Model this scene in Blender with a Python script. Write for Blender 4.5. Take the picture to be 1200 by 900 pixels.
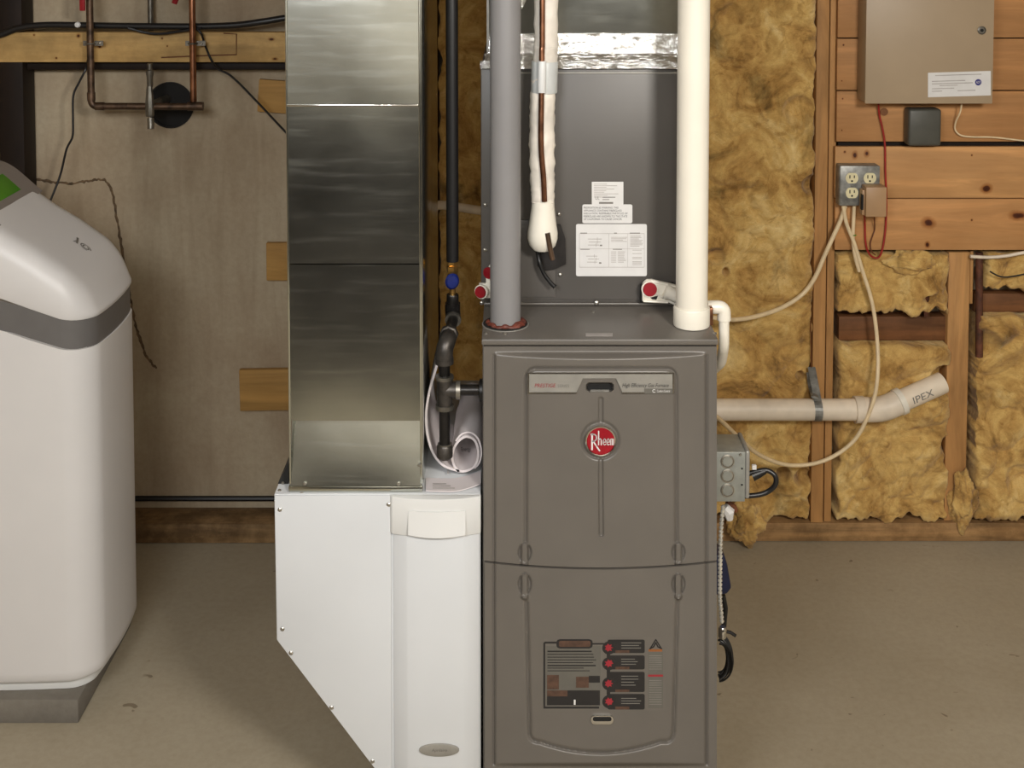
import bpy, bmesh, math, random
import numpy as np
from mathutils import Vector, Matrix, noise

# ------------------------------------------------------------------ camera, world, lights, exposure
for o in list(bpy.data.objects):
    bpy.data.objects.remove(o)
SC = bpy.context.scene
C = SC.collection
FOC = 1470.0                      # focal length in pixels of the 1200-wide frame
PITCH = math.radians(3.0)
PY0 = -23.0                       # row of the principal point (shift lens)
CAMH = 1.815
cam = bpy.data.cameras.new('camera')
camo = bpy.data.objects.new('camera', cam)
C.objects.link(camo)
camo.location = (0, 0, CAMH)
camo.rotation_euler = (math.pi / 2 - PITCH, 0, 0)
cam.sensor_fit = 'HORIZONTAL'
cam.sensor_width = 36.0
cam.lens = 36.0 * FOC / 1200.0
cam.shift_y = (PY0 - 450.0) / 1200.0
cam.clip_start = 0.02
SC.camera = camo
SC.view_settings.view_transform = 'Standard'
SC.view_settings.look = 'None'
SC.view_settings.gamma = 1.0
SC.view_settings.exposure = -0.14
SC.view_settings.use_curve_mapping = False

W = bpy.data.worlds.new('world')
SC.world = W
W.use_nodes = True
W.node_tree.nodes['Background'].inputs[0].default_value = (1, 0.95, 0.88, 1)
W.node_tree.nodes['Background'].inputs[1].default_value = 0.05

def area(name, loc, target, size, power, col, sy=None):
    l = bpy.data.lights.new(name, 'AREA')
    l.shape = 'RECTANGLE' if sy else 'DISK'
    l.size = size
    if sy: l.size_y = sy
    l.energy = power
    l.color = col
    o = bpy.data.objects.new(name, l)
    C.objects.link(o)
    o.location = loc
    d = Vector(target) - Vector(loc)
    o.rotation_euler = d.to_track_quat('-Z', 'Y').to_euler()
    return o
area('ceiling_light_main', (1.0, -0.1, 2.33), (0.45, 3.2, 0.8), 0.5, 86, (1.0, 0.955, 0.885))
area('fill_light_left', (-0.75, 0.1, 2.33), (-0.7, 3.1, 0.8), 0.9, 56, (0.95, 0.975, 1.0))  # cool fill light added on the left
area('added_rear_wall_light', (0.1, -1.35, 2.36), (0.1, -1.5, 0), 0.5, 70, (1.0, 0.97, 0.92))  # extra lamp added to brighten the rear wall that the duct mirrors

# ------------------------------------------------------------------ projection helpers (pixel on a real depth plane -> point)
cp, sp = math.cos(PITCH), math.sin(PITCH)
def ray(px, py):
    dx = (px - 600.0) / FOC
    dy = (PY0 - py) / FOC
    return Vector((dx, cp + dy * sp, cp * dy - sp))
def P(px, py, Y):
    d = ray(px, py)
    t = Y / d.y
    return Vector((d.x * t, Y, CAMH + d.z * t))
def hit(px, py, z):
    d = ray(px, py)
    t = (z - CAMH) / d.z
    return Vector((d.x * t, d.y * t, z))
def S(Y, py=450):
    return 1.0 / (P(601, py, Y).x - P(600, py, Y).x)

# ------------------------------------------------------------------ materials
def lin(c):
    out = []
    for v in c[:3]:
        v /= 255.0
        out.append(v / 12.92 if v <= 0.04045 else ((v + 0.055) / 1.055) ** 2.4)
    return (*out, 1.0)

MATS = {}
def base_mat(name):
    m = bpy.data.materials.new(name)
    m.use_nodes = True
    MATS[name] = m
    nt = m.node_tree
    b = nt.nodes['Principled BSDF']
    return m, nt, b
def node(nt, typ, **kw):
    n = nt.nodes.new(typ)
    for k, v in kw.items():
        setattr(n, k, v)
    return n
def coords(nt, scale=(1, 1, 1), rnd=True):
    tc = node(nt, 'ShaderNodeTexCoord')
    mp = node(nt, 'ShaderNodeMapping')
    mp.inputs['Scale'].default_value = scale
    nt.links.new(tc.outputs['Object'], mp.inputs['Vector'])
    if rnd:
        oi = node(nt, 'ShaderNodeObjectInfo')
        mu = node(nt, 'ShaderNodeMath', operation='MULTIPLY')
        mu.inputs[1].default_value = 37.0
        nt.links.new(oi.outputs['Random'], mu.inputs[0])
        nt.links.new(mu.outputs[0], mp.inputs['Location'])
    return mp.outputs['Vector']
def ramp(nt, fac, stops):
    r = node(nt, 'ShaderNodeValToRGB')
    el = r.color_ramp.elements
    while len(el) < len(stops): el.new(0.5)
    for e, (p, c) in zip(el, stops):
        e.position = p
        e.color = lin(c) if max(c) > 1.01 else (*c[:3], 1)
    nt.links.new(fac, r.inputs['Fac'])
    return r.outputs['Color']
def mapr(nt, fac, a, b, c, d):
    r = node(nt, 'ShaderNodeMapRange')
    for i, v in enumerate((a, b, c, d)): r.inputs[i + 1].default_value = v
    nt.links.new(fac, r.inputs[0])
    return r.outputs[0]
def noise_tex(nt, vec, scale, detail=4, rough=0.55, dist=0.0):
    n = node(nt, 'ShaderNodeTexNoise')
    n.inputs['Scale'].default_value = scale
    n.inputs['Detail'].default_value = detail
    n.inputs['Roughness'].default_value = rough
    n.inputs['Distortion'].default_value = dist
    nt.links.new(vec, n.inputs['Vector'])
    return n.outputs['Fac']
def mix(nt, fac, a, b, mode='MIX'):
    m = node(nt, 'ShaderNodeMix', data_type='RGBA', blend_type=mode)
    for sock, v in ((m.inputs[0], fac), (m.inputs[6], a), (m.inputs[7], b)):
        if hasattr(v, 'links'): nt.links.new(v, sock)
        elif isinstance(v, (int, float)): sock.default_value = v
        else: sock.default_value = lin(v)
    return m.outputs[2]
def bump(nt, b, h, strength=0.3, dist=0.002):
    n = node(nt, 'ShaderNodeBump')
    n.inputs['Strength'].default_value = strength
    n.inputs['Distance'].default_value = dist
    nt.links.new(h, n.inputs['Height'])
    nt.links.new(n.outputs['Normal'], b.inputs['Normal'])

def plain(name, col, rough=0.5, metal=0.0, var=0.08, scale=30, bmp=0.0, spec=0.5, coat=0.0):
    m, nt, b = base_mat(name)
    v = coords(nt)
    n = noise_tex(nt, v, scale, 3)
    lo = tuple(max(0, c * (1 - var)) for c in col)
    hi = tuple(min(255, c * (1 + var)) for c in col)
    c = ramp(nt, n, [(0.3, lo), (0.7, hi)])
    nt.links.new(c, b.inputs['Base Color'])
    b.inputs['Roughness'].default_value = rough
    b.inputs['Metallic'].default_value = metal
    b.inputs['Specular IOR Level'].default_value = spec
    b.inputs['Coat Weight'].default_value = coat
    if bmp: bump(nt, b, n, bmp)
    return m

def wood(name, col, axis='x', dark=0.62, knots=(), rough=0.62, contrast=1.0, dirt=0.0):
    m, nt, b = base_mat(name)
    sc = {'x': (0.7, 6, 7), 'z': (7, 6, 0.7), 'y': (7, 0.7, 7)}[axis]
    v = coords(nt, sc)
    n = noise_tex(nt, v, 2.2, 6, 0.6, 1.2)
    fine = noise_tex(nt, v, 14, 4, 0.7, 0.3)
    d = 1 - (1 - dark) * contrast
    c1 = ramp(nt, n, [(0.25, tuple(c * d for c in col)), (0.5, tuple(c * 0.93 for c in col)), (0.75, tuple(min(255, c * 1.08) for c in col))])
    c2 = ramp(nt, fine, [(0.3, (0.9, 0.86, 0.82)), (0.6, (1, 1, 1))])
    c = mix(nt, 0.6, c1, c2, 'MULTIPLY')
    v2 = coords(nt, (1, 1, 1))
    blot = noise_tex(nt, v2, 5, 3)
    c3 = ramp(nt, blot, [(0.3, (0.86, 0.82, 0.78)), (0.65, (1, 1, 1))])
    c = mix(nt, 0.75, c, c3, 'MULTIPLY')
    if dirt:
        dn = noise_tex(nt, v2, 11, 6, 0.7)
        c4 = ramp(nt, dn, [(0.42, (0.28, 0.24, 0.2)), (0.62, (1, 1, 1))])
        c = mix(nt, dirt, c, c4, 'MULTIPLY')
    if knots:
        tc = node(nt, 'ShaderNodeTexCoord')
        geo = node(nt, 'ShaderNodeNewGeometry')
        wn = node(nt, 'ShaderNodeTexNoise')
        wn.inputs['Scale'].default_value = 30
        nt.links.new(geo.outputs['Position'], wn.inputs['Vector'])
        for (kx, kz, kr, el) in knots:
            sub = node(nt, 'ShaderNodeVectorMath', operation='SUBTRACT')
            sub.inputs[1].default_value = (kx, 0, kz)
            nt.links.new(geo.outputs['Position'], sub.inputs[0])
            mul = node(nt, 'ShaderNodeVectorMath', operation='MULTIPLY')
            mul.inputs[1].default_value = (1 / (kr * el), 0, 1 / kr)
            nt.links.new(sub.outputs[0], mul.inputs[0])
            ln = node(nt, 'ShaderNodeVectorMath', operation='LENGTH')
            nt.links.new(mul.outputs[0], ln.inputs[0])
            ad = node(nt, 'ShaderNodeMath', operation='ADD')
            nt.links.new(ln.outputs['Value'], ad.inputs[0])
            nt.links.new(mapr(nt, wn.outputs['Fac'], 0, 1, -0.35, 0.35), ad.inputs[1])
            kc = ramp(nt, ad.outputs[0], [(0.0, (0.09, 0.04, 0.025)), (0.35, (0.16, 0.07, 0.04)), (0.5, (0.62, 0.46, 0.32)), (1.0, (1, 1, 1))])
            kk = nt.nodes[-1] if False else None
            c = mix(nt, 1.0, c, kc, 'MULTIPLY')
    nt.links.new(c, b.inputs['Base Color'])
    b.inputs['Roughness'].default_value = rough
    b.inputs['Specular IOR Level'].default_value = 0.25
    bump(nt, b, fine, 0.25, 0.001)
    return m

def galv(name, col=(190, 192, 188), rough=0.26, spangle=14, dirt=True):
    m, nt, b = base_mat(name)
    v = coords(nt, (1, 1, 1.6))
    n = noise_tex(nt, v, spangle, 5, 0.6, 0.3)
    sc = noise_tex(nt, coords(nt, (1.2, 1.2, 14)), 5, 4, 0.6, 0.4)
    c = ramp(nt, n, [(0.3, tuple(x * 0.92 for x in col)), (0.7, col)])
    nt.links.new(c, b.inputs['Base Color'])
    b.inputs['Metallic'].default_value = 1.0
    r = mapr(nt, n, 0.25, 0.75, rough * 0.95, rough * 1.15)
    ad = node(nt, 'ShaderNodeMath', operation='ADD')
    nt.links.new(r, ad.inputs[0])
    nt.links.new(mapr(nt, sc, 0.5, 0.75, 0.0, 0.05), ad.inputs[1])
    nt.links.new(ad.outputs[0], b.inputs['Roughness'])
    bump(nt, b, n, 0.05, 0.0006)
    return m

def concrete(name, stops, scale=2.2, streak=0.0, rough=0.85, bmp=0.35, specks=False):
    m, nt, b = base_mat(name)
    v = coords(nt, (1, 1, 1), rnd=False)
    n = noise_tex(nt, v, scale, 8, 0.6, 0.3)
    c = ramp(nt, n, stops)
    f = noise_tex(nt, v, 60, 6, 0.7)
    c = mix(nt, 0.5, c, ramp(nt, f, [(0.3, (0.78, 0.76, 0.73)), (0.6, (1, 1, 1))]), 'MULTIPLY')
    if streak:
        vs = coords(nt, (5, 1, 0.55), rnd=False)
        s = noise_tex(nt, vs, 2.4, 6, 0.6, 0.5)
        c = mix(nt, streak, c, ramp(nt, s, [(0.35, (0.7, 0.66, 0.6)), (0.5, (0.92, 0.9, 0.87)), (0.62, (1.0, 1.0, 0.98))]), 'MULTIPLY')
    sp_ = noise_tex(nt, v, 9, 5, 0.75)
    c = mix(nt, 0.8, c, ramp(nt, sp_, [(0.25, (0.5, 0.45, 0.4)), (0.33, (1, 1, 1))]), 'MULTIPLY')
    if specks:
        s1 = noise_tex(nt, v, 22, 2, 0.5, 0.6)
        c = mix(nt, 0.75, c, ramp(nt, s1, [(0.245, (0.4, 0.34, 0.28)), (0.27, (1, 1, 1))]), 'MULTIPLY')
        s2 = noise_tex(nt, v, 2.6, 4, 0.6, 0.8)
        c = mix(nt, 0.5, c, ramp(nt, s2, [(0.3, (0.9, 0.895, 0.88)), (0.65, (1.0, 1.0, 1.0))]), 'MULTIPLY')
    nt.links.new(c, b.inputs['Base Color'])
    b.inputs['Roughness'].default_value = rough
    bump(nt, b, f, bmp, 0.003)
    return m

def fibre(name):
    m, nt, b = base_mat(name)
    v = coords(nt)
    n = noise_tex(nt, v, 8, 8, 0.7, 0.9)
    c = ramp(nt, n, [(0.3, (130, 100, 58)), (0.42, (188, 148, 86)), (0.54, (214, 178, 110)), (0.7, (236, 210, 150))])
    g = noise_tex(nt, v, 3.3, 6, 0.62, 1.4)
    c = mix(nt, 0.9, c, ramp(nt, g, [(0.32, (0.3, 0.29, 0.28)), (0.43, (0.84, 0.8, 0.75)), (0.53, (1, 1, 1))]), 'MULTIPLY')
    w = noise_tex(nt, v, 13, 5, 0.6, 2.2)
    c = mix(nt, 0.5, c, ramp(nt, w, [(0.36, (0.52, 0.43, 0.34)), (0.44, (1, 1, 1))]), 'MULTIPLY')  # dark creases painted into the colour in place of relief shade
    f = noise_tex(nt, coords(nt, (1, 1, 2.2)), 150, 5, 0.8, 1.5)
    c = mix(nt, 0.6, c, ramp(nt, f, [(0.3, (0.62, 0.58, 0.52)), (0.6, (1, 1, 1))]), 'MULTIPLY')
    nt.links.new(c, b.inputs['Base Color'])
    b.inputs['Roughness'].default_value = 0.95
    b.inputs['Specular IOR Level'].default_value = 0.12
    b.inputs['Sheen Weight'].default_value = 0.15
    bump(nt, b, f, 0.45, 0.004)
    return m

M = dict(
    furnace=plain('furnace_grey_paint', (97, 92, 86), 0.36, 0.0, 0.025, 8, 0.0, 0.55),
    coil=plain('coil_grey_paint', (84, 80, 76), 0.42, 0.0, 0.04, 5, 0.0, 0.5),
    groove=plain('dark_seam', (25, 24, 22), 0.8),
    silver=plain('silver_plate', (150, 147, 140), 0.42, 0.35, 0.04),
    chrome=plain('chrome', (215, 213, 208), 0.14, 1.0, 0.02),
    red=plain('badge_red', (140, 12, 28), 0.25, 0.0, 0.05),
    redprint=plain('red_print', (140, 34, 44), 0.5),
    redcap=plain('red_plastic', (140, 14, 28), 0.4),
    white_print=plain('white_print', (212, 210, 208), 0.5, 0, 0.02),
    dark_print=plain('dark_print', (32, 30, 30), 0.5),
    grey_print=plain('grey_print', (116, 112, 106), 0.6),
    pale_grey_print=plain('pale_grey_print', (92, 89, 82), 0.6, 0, 0.03),
    faint_print=plain('faint_print', (168, 162, 158), 0.6),
    brown_print=plain('brown_print', (76, 54, 42), 0.6, 0, 0.15, 90),
    orange_print=plain('orange_print', (140, 84, 38), 0.6),
    navy_print=plain('navy_print', (50, 46, 120), 0.6),
    whitecab=plain('white_enamel', (200, 202, 204), 0.34, 0.0, 0.012, 4),
    whiteplastic=plain('white_moulded_plastic', (208, 208, 206), 0.4, 0, 0.015, 5),
    softener=plain('softener_white_plastic', (207, 204, 202), 0.42, 0, 0.012, 4),
    band=plain('softener_grey_band', (98, 95, 93), 0.45, 0, 0.02),
    panelgrey=plain('softener_panel', (128, 120, 114), 0.4, 0, 0.02),
    lcd=plain('lcd_green', (62, 128, 28), 0.2, 0, 0.1, 6),
    pvcwhite=plain('pvc_white', (228, 222, 208), 0.33, 0, 0.02, 6),
    pvcgrey=plain('pvc_grey', (128, 126, 126), 0.42, 0, 0.03, 6),
    pvcold=plain('pvc_dusty', (222, 208, 188), 0.5, 0, 0.08, 9),
    blackiron=plain('black_iron', (38, 36, 35), 0.32, 0.55, 0.3, 40, 0.15),
    greyiron=plain('malleable_iron', (74, 70, 66), 0.42, 0.7, 0.2, 50, 0.2),
    brass=plain('brass', (190, 150, 88), 0.3, 0.95, 0.15),
    copper=plain('copper', (150, 106, 82), 0.3, 1.0, 0.22, 25),
    oldcopper=plain('tarnished_copper', (88, 70, 56), 0.45, 0.7, 0.35, 30, 0.2),
    greysteel=plain('dull_steel', (120, 116, 108), 0.4, 0.8, 0.2, 30),
    blue=plain('blue_plastic', (12, 28, 92), 0.4, 0, 0.15, 60),
    darkblue=plain('dark_blue_plastic', (14, 22, 54), 0.45),
    blackrub=plain('black_rubber', (20, 19, 19), 0.42, 0, 0.2, 30),
    blackcable=plain('black_cable', (24, 23, 24), 0.38),
    pad=plain('black_foam', (34, 30, 28), 0.8, 0, 0.2, 50, 0.3),
    jacket=plain('white_insulation_jacket', (222, 214, 202), 0.62, 0, 0.08, 18, 0.25),
    tape=plain('grey_wrap_tape', (190, 192, 190), 0.4, 0, 0.03),
    orange=plain('red_sealant', (88, 40, 28), 0.6, 0, 0.3, 60, 0.4),
    paper=plain('paper', (214, 206, 206), 0.7, 0, 0.03, 8),
    beige=plain('beige_enamel', (160, 140, 114), 0.45, 0, 0.03, 5),
    tan=plain('tan_plastic', (168, 134, 98), 0.45, 0, 0.03, 8),
    bronze=plain('dark_grey_plastic', (74, 73, 66), 0.45, 0, 0.05),
    ivory=plain('ivory_plastic', (222, 212, 172), 0.4, 0, 0.03),
    slot=plain('black_slot', (14, 12, 10), 0.8),
    romex=plain('cream_cable', (222, 200, 162), 0.5, 0, 0.05),
    redwire=plain('red_wire', (150, 34, 28), 0.45),
    brownwire=plain('brown_wire', (104, 58, 30), 0.5),
    screw=plain('zinc_screw', (176, 172, 164), 0.3, 0.9),
    rust=plain('rusty_iron', (84, 50, 34), 0.7, 0.2, 0.3, 40, 0.3),
    strap=plain('galvanised_strap', (134, 134, 130), 0.42, 0.5, 0.2, 40),
    box=plain('junction_box_zinc', (150, 152, 146), 0.42, 0.45, 0.06, 40),
    bead=plain('bright_armour', (226, 224, 216), 0.22, 0.6),
    duct=galv('duct_galvanised', (196, 198, 190), 0.17, 7),
    plenum=galv('plenum_galvanised', (176, 178, 172), 0.3, 9),
    frame=wood('framing_pine', (192, 144, 90), 'z', dark=0.72),
    framex=wood('framing_pine_level', (186, 134, 84), 'x', dark=0.72, dirt=0.25),
    sill=wood('sill_pine', (178, 140, 94), 'x', dirt=0.5),
    sillold=wood('sill_weathered', (156, 126, 88), 'x', dirt=0.7),
    beam=wood('beam_spruce', (216, 180, 120), 'x', dark=0.8, dirt=0.2),
    shim=wood('shim_pine', (190, 148, 86), 'x', dark=0.75),
    darkwood=wood('dark_stained_wood', (136, 92, 58), 'x', dirt=0.3),
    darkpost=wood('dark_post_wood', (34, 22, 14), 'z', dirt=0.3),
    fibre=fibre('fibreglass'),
    added_mat=plain('added_mat_brown', (44, 38, 32), 0.95, 0, 0.2, 60),
)
def foil_mat():
    m, nt, b = base_mat('foil_tape')
    v = coords(nt)
    n = noise_tex(nt, v, 22, 6, 0.7, 1.8)
    b.inputs['Base Color'].default_value = (0.86, 0.86, 0.85, 1)
    b.inputs['Metallic'].default_value = 1.0
    b.inputs['Roughness'].default_value = 0.2
    bump(nt, b, n, 0.7, 0.006)
    return m
M['foil'] = foil_mat()
M['wall'] = concrete('concrete_wall', [(0.3, (158, 138, 114)), (0.5, (176, 160, 136)), (0.7, (192, 180, 156))], 1.6, streak=0.6)
M['floor'] = concrete('concrete_floor', [(0.3, (156, 145, 124)), (0.5, (164, 153, 132)), (0.7, (172, 162, 142))], 1.3, rough=0.6, bmp=0.12, specks=True)
M['block'] = concrete('concrete_block', [(0.3, (96, 91, 84)), (0.7, (122, 116, 106))], 4, rough=0.9)
M['ceil'] = plain('ceiling_board', (170, 160, 145), 0.9)
M['paintwall'] = plain('painted_wall', (186, 180, 168), 0.9, 0, 0.04, 3)

# ------------------------------------------------------------------ mesh building
class MB:
    def __init__(s): s.v = []; s.f = []
    def add(s, vs, fs):
        k = len(s.v)
        s.v += [tuple(p) for p in vs]
        s.f += [tuple(i + k for i in f) for f in fs]
        return s
    def box(s, x0, x1, y0, y1, z0, z1):
        x0, x1 = sorted((x0, x1)); y0, y1 = sorted((y0, y1)); z0, z1 = sorted((z0, z1))
        return s.add([(x0, y0, z0), (x1, y0, z0), (x1, y1, z0), (x0, y1, z0), (x0, y0, z1), (x1, y0, z1), (x1, y1, z1), (x0, y1, z1)],
                     [(0, 3, 2, 1), (4, 5, 6, 7), (0, 1, 5, 4), (1, 2, 6, 5), (2, 3, 7, 6), (3, 0, 4, 7)])
    def prism(s, poly, y0, y1):                       # polygon in x-z, extruded along y
        n = len(poly)
        a = sum(poly[i][0] * poly[(i + 1) % n][1] - poly[(i + 1) % n][0] * poly[i][1] for i in range(n))
        if a < 0: poly = poly[::-1]
        vs = [(x, y0, z) for x, z in poly] + [(x, y1, z) for x, z in poly]
        fs = [tuple(range(n)), tuple(range(2 * n - 1, n - 1, -1))]
        fs += [(i, i + n, (i + 1) % n + n, (i + 1) % n) for i in range(n)]
        return s.add(vs, fs)
    def tube(s, path, r, n=14, cap=True, flat=1.0):
        path = [Vector(p) for p in path]
        m = len(path)
        rs = r if hasattr(r, '__len__') else [r] * m
        T = []
        for i in range(m):
            a = path[max(0, i - 1)]; b = path[min(m - 1, i + 1)]
            T.append((b - a).normalized() if (b - a).length > 1e-9 else Vector((0, 0, 1)))
        up = Vector((0, 1, 0)) if abs(T[0].y) < 0.9 else Vector((0, 0, 1))
        nrm = (up - T[0] * up.dot(T[0])).normalized()
        vs = []
        for i in range(m):
            if i:
                nrm = (nrm - T[i] * nrm.dot(T[i]))
                nrm = nrm.normalized() if nrm.length > 1e-6 else T[i].orthogonal().normalized()
            bn = T[i].cross(nrm)
            for k in range(n):
                a = 2 * math.pi * k / n
                vs.append(path[i] + nrm * (math.cos(a) * rs[i] * flat) + bn * (math.sin(a) * rs[i]))
        fs = []
        for i in range(m - 1):
            for k in range(n):
                k2 = (k + 1) % n
                fs.append((i * n + k, i * n + k2, (i + 1) * n + k2, (i + 1) * n + k))
        if cap:
            fs.append(tuple(range(n - 1, -1, -1)))
            fs.append(tuple((m - 1) * n + k for k in range(n)))
        return s.add(vs, fs)
    def lathe(s, prof, o, axis, n=24):                # prof: (radius, distance along axis)
        o = Vector(o); ax = Vector(axis).normalized()
        pts = [o + ax * h for r, h in prof]
        a = ax.orthogonal().normalized(); b = ax.cross(a)
        vs = []
        for (r, h), p in zip(prof, pts):
            r = max(r, 1e-5)
            for k in range(n):
                t = 2 * math.pi * k / n
                vs.append(p + a * (math.cos(t) * r) + b * (math.sin(t) * r))
        fs = []
        m = len(prof)
        for i in range(m - 1):
            for k in range(n):
                k2 = (k + 1) % n
                fs.append((i * n + k, i * n + k2, (i + 1) * n + k2, (i + 1) * n + k))
        fs.append(tuple(range(n - 1, -1, -1)))
        fs.append(tuple((m - 1) * n + k for k in range(n)))
        return s.add(vs, fs)
    def grid(s, fn, us, vs_):
        pts = [fn(u, v) for v in vs_ for u in us]
        nu = len(us)
        fs = []
        for j in range(len(vs_) - 1):
            for i in range(nu - 1):
                a = j * nu + i
                fs.append((a, a + 1, a + nu + 1, a + nu))
        return s.add(pts, fs)

def linspace(a, b, n): return [a + (b - a) * i / (n - 1) for i in range(n)]
def smooth_path(pts, k=8):
    pts = [Vector(p) for p in pts]
    out = []
    for i in range(len(pts) - 1):
        p0 = pts[max(0, i - 1)]; p1 = pts[i]; p2 = pts[i + 1]; p3 = pts[min(len(pts) - 1, i + 2)]
        for j in range(k):
            t = j / k
            out.append(0.5 * ((2 * p1) + (p2 - p0) * t + (2 * p0 - 5 * p1 + 4 * p2 - p3) * t * t + (3 * p1 - p0 - 3 * p2 + p3) * t ** 3))
    out.append(pts[-1])
    return out
def fillet(pts, r, k=6):                               # straight runs with rounded corners
    pts = [Vector(p) for p in pts]
    out = [pts[0]]
    for i in range(1, len(pts) - 1):
        a = (pts[i - 1] - pts[i]); b = (pts[i + 1] - pts[i])
        rr = min(r, a.length * 0.49, b.length * 0.49)
        p, q = pts[i] + a.normalized() * rr, pts[i] + b.normalized() * rr
        for j in range(k + 1):
            t = j / k
            out.append(p * (1 - t) ** 2 + pts[i] * 2 * t * (1 - t) + q * t * t)
    out.append(pts[-1])
    return out

BASE = {}
def obj(name, mb, mat, parent=None, bevel=0.0, seg=2, loc=None, ang=35, flip=False):
    """One mesh object from world-space geometry."""
    if parent is not None: org = BASE[parent.name]
    elif loc is not None: org = Vector(loc)
    else:
        a = np.array(mb.v)
        org = Vector((float((a[:, 0].min() + a[:, 0].max()) / 2), float((a[:, 1].min() + a[:, 1].max()) / 2), float(a[:, 2].min())))
    me = bpy.data.meshes.new(name)
    me.from_pydata([(p[0] - org.x, p[1] - org.y, p[2] - org.z) for p in mb.v], [], mb.f)
    me.materials.append(mat)
    bm = bmesh.new(); bm.from_mesh(me)
    if bevel > 0:
        ed = [e for e in bm.edges if len(e.link_faces) == 2 and e.calc_face_angle(0) > 0.6]
        bmesh.ops.bevel(bm, geom=ed, offset=bevel, segments=seg, affect='EDGES', profile=0.5, clamp_overlap=True)
    bmesh.ops.recalc_face_normals(bm, faces=bm.faces)
    bm.to_mesh(me); bm.free()
    me.polygons.foreach_set('use_smooth', [True] * len(me.polygons))
    me.set_sharp_from_angle(angle=math.radians(ang))
    o = bpy.data.objects.new(name, me)
    C.objects.link(o)
    if parent is not None: o.parent = parent
    else: o.location = org
    BASE[o.name] = org
    return o
def tag(o, label=None, cat=None, group=None, kind=None):
    if label: o['label'] = label
    if cat: o['category'] = cat
    if group: o['group'] = group
    if kind: o['kind'] = kind
    return o
def thing(name, label, cat, loc, group=None):
    o = bpy.data.objects.new(name, None)
    C.objects.link(o)
    o.location = loc
    o.empty_display_size = 0.05
    BASE[o.name] = Vector(loc)
    return tag(o, label, cat, group)
def struct(name, mb, mat, parent=None, **k):
    o = obj(name, mb, mat, parent, **k)
    if parent is None: o['kind'] = 'structure'
    return o

FONTCACHE = {}
def text_mesh(s):
    cu = bpy.data.curves.new('t', 'FONT')
    cu.body = s; cu.resolution_u = 3; cu.align_x = 'LEFT'
    to = bpy.data.objects.new('t', cu)
    me = bpy.data.meshes.new_from_object(to)
    vs = np.array([tuple(v.co) for v in me.vertices]); fs = [tuple(p.vertices) for p in me.polygons]
    bpy.data.objects.remove(to); bpy.data.curves.remove(cu); bpy.data.meshes.remove(me)
    return vs, fs
def text(s, fn, u0, u1, v0, v1, mb=None, th=0.0004, shear=0.0):
    """Lettering fitted in a box of the (u,v) frame; fn(u,v,d) gives the world point, d = height off the surface."""
    vs, fs = text_mesh(s)
    mn, mx = vs.min(0), vs.max(0)
    mb = mb or MB()
    pts = []
    for d in (th,):
        for p in vs:
            a = (p[0] - mn[0]) / (mx[0] - mn[0]); b = (p[1] - mn[1]) / (mx[1] - mn[1])
            pts.append(fn(u0 + (u1 - u0) * a + shear * b * (v1 - v0), v0 + (v1 - v0) * b, d))
    mb.add(pts, fs)
    return mb
# ------------------------------------------------------------------ depth planes (metres from the camera)
YW = 3.545        # face of the stud wall
YCON = 3.64       # face of the concrete wall
YF = 2.31         # face of the furnace
XL, XR, YBACK, ZC = -2.3, 2.6, -2.2, 2.42

def prism_z(mb, poly, z0, z1):                         # polygon in x-y extruded along z
    n = len(poly)
    vs = [(x, y, z0) for x, y in poly] + [(x, y, z1) for x, y in poly]
    fs = [tuple(range(n - 1, -1, -1)), tuple(range(n, 2 * n))] + [(i, (i + 1) % n, (i + 1) % n + n, i + n) for i in range(n)]
    return mb.add(vs, fs)
def pbox(mb, px0, px1, py0, py1, Y, d):                # box whose front face at depth Y fills a pixel rectangle, d deep
    pc = (py0 + py1) / 2
    x0, x1 = P(px0, pc, Y).x, P(px1, pc, Y).x
    xc = (px0 + px1) / 2
    return mb.box(x0, x1, Y, Y + d, P(xc, py1, Y).z, P(xc, py0, Y).z)
def pfn(Y):
    def fn(px, py, d):
        p = P(px, py, Y); return (p.x, Y - d, p.z)
    return fn
def screw(name, p, parent, r=0.004, axis=(0, -1, 0), mat=None):
    mb = MB().lathe([(r, -0.001), (r, 0.0012), (r * 0.6, 0.0026), (0, 0.003)], p, axis, 10)
    return obj(name, mb, mat or M['screw'], parent)
def rr_poly(x0, x1, z0, z1, r, k=4):                   # rounded rectangle outline
    pts = []
    for cx, cz, a0 in ((x1 - r, z1 - r, 0), (x0 + r, z1 - r, 90), (x0 + r, z0 + r, 180), (x1 - r, z0 + r, 270)):
        for i in range(k + 1):
            a = math.radians(a0 + 90 * i / k)
            pts.append((cx + r * math.cos(a), cz + r * math.sin(a)))
    return pts

# ------------------------------------------------------------------ room shell
struct('floor', MB().box(XL, XR, YBACK, 3.75, -0.1, 0), M['floor'])
struct('ceiling', MB().box(XL, XR, YBACK, 3.75, ZC, ZC + 0.08), M['ceil'])
struct('wall_left', MB().box(XL - 0.1, XL, YBACK, 3.75, 0, ZC), M['wall'])
struct('wall_right', MB().box(XR, XR + 0.1, YBACK, 3.75, 0, ZC), M['paintwall'])
struct('wall_front', MB().box(XL, XR, YBACK - 0.1, YBACK, 0, ZC), M['paintwall'])

struct('added_dark_1', MB().box(XL, XR, YBACK, YBACK + 0.03, 0, 0.85), M['darkpost'])  # unseen dark wainscot, added so the duct mirrors something dark
struct('added_dark_2', MB().box(-1.6, 1.9, YBACK + 0.05, 0.15, 0.0, 0.012), M['added_mat'], bevel=0.004)   # unseen dark mat, added to darken the duct's reflections
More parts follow.
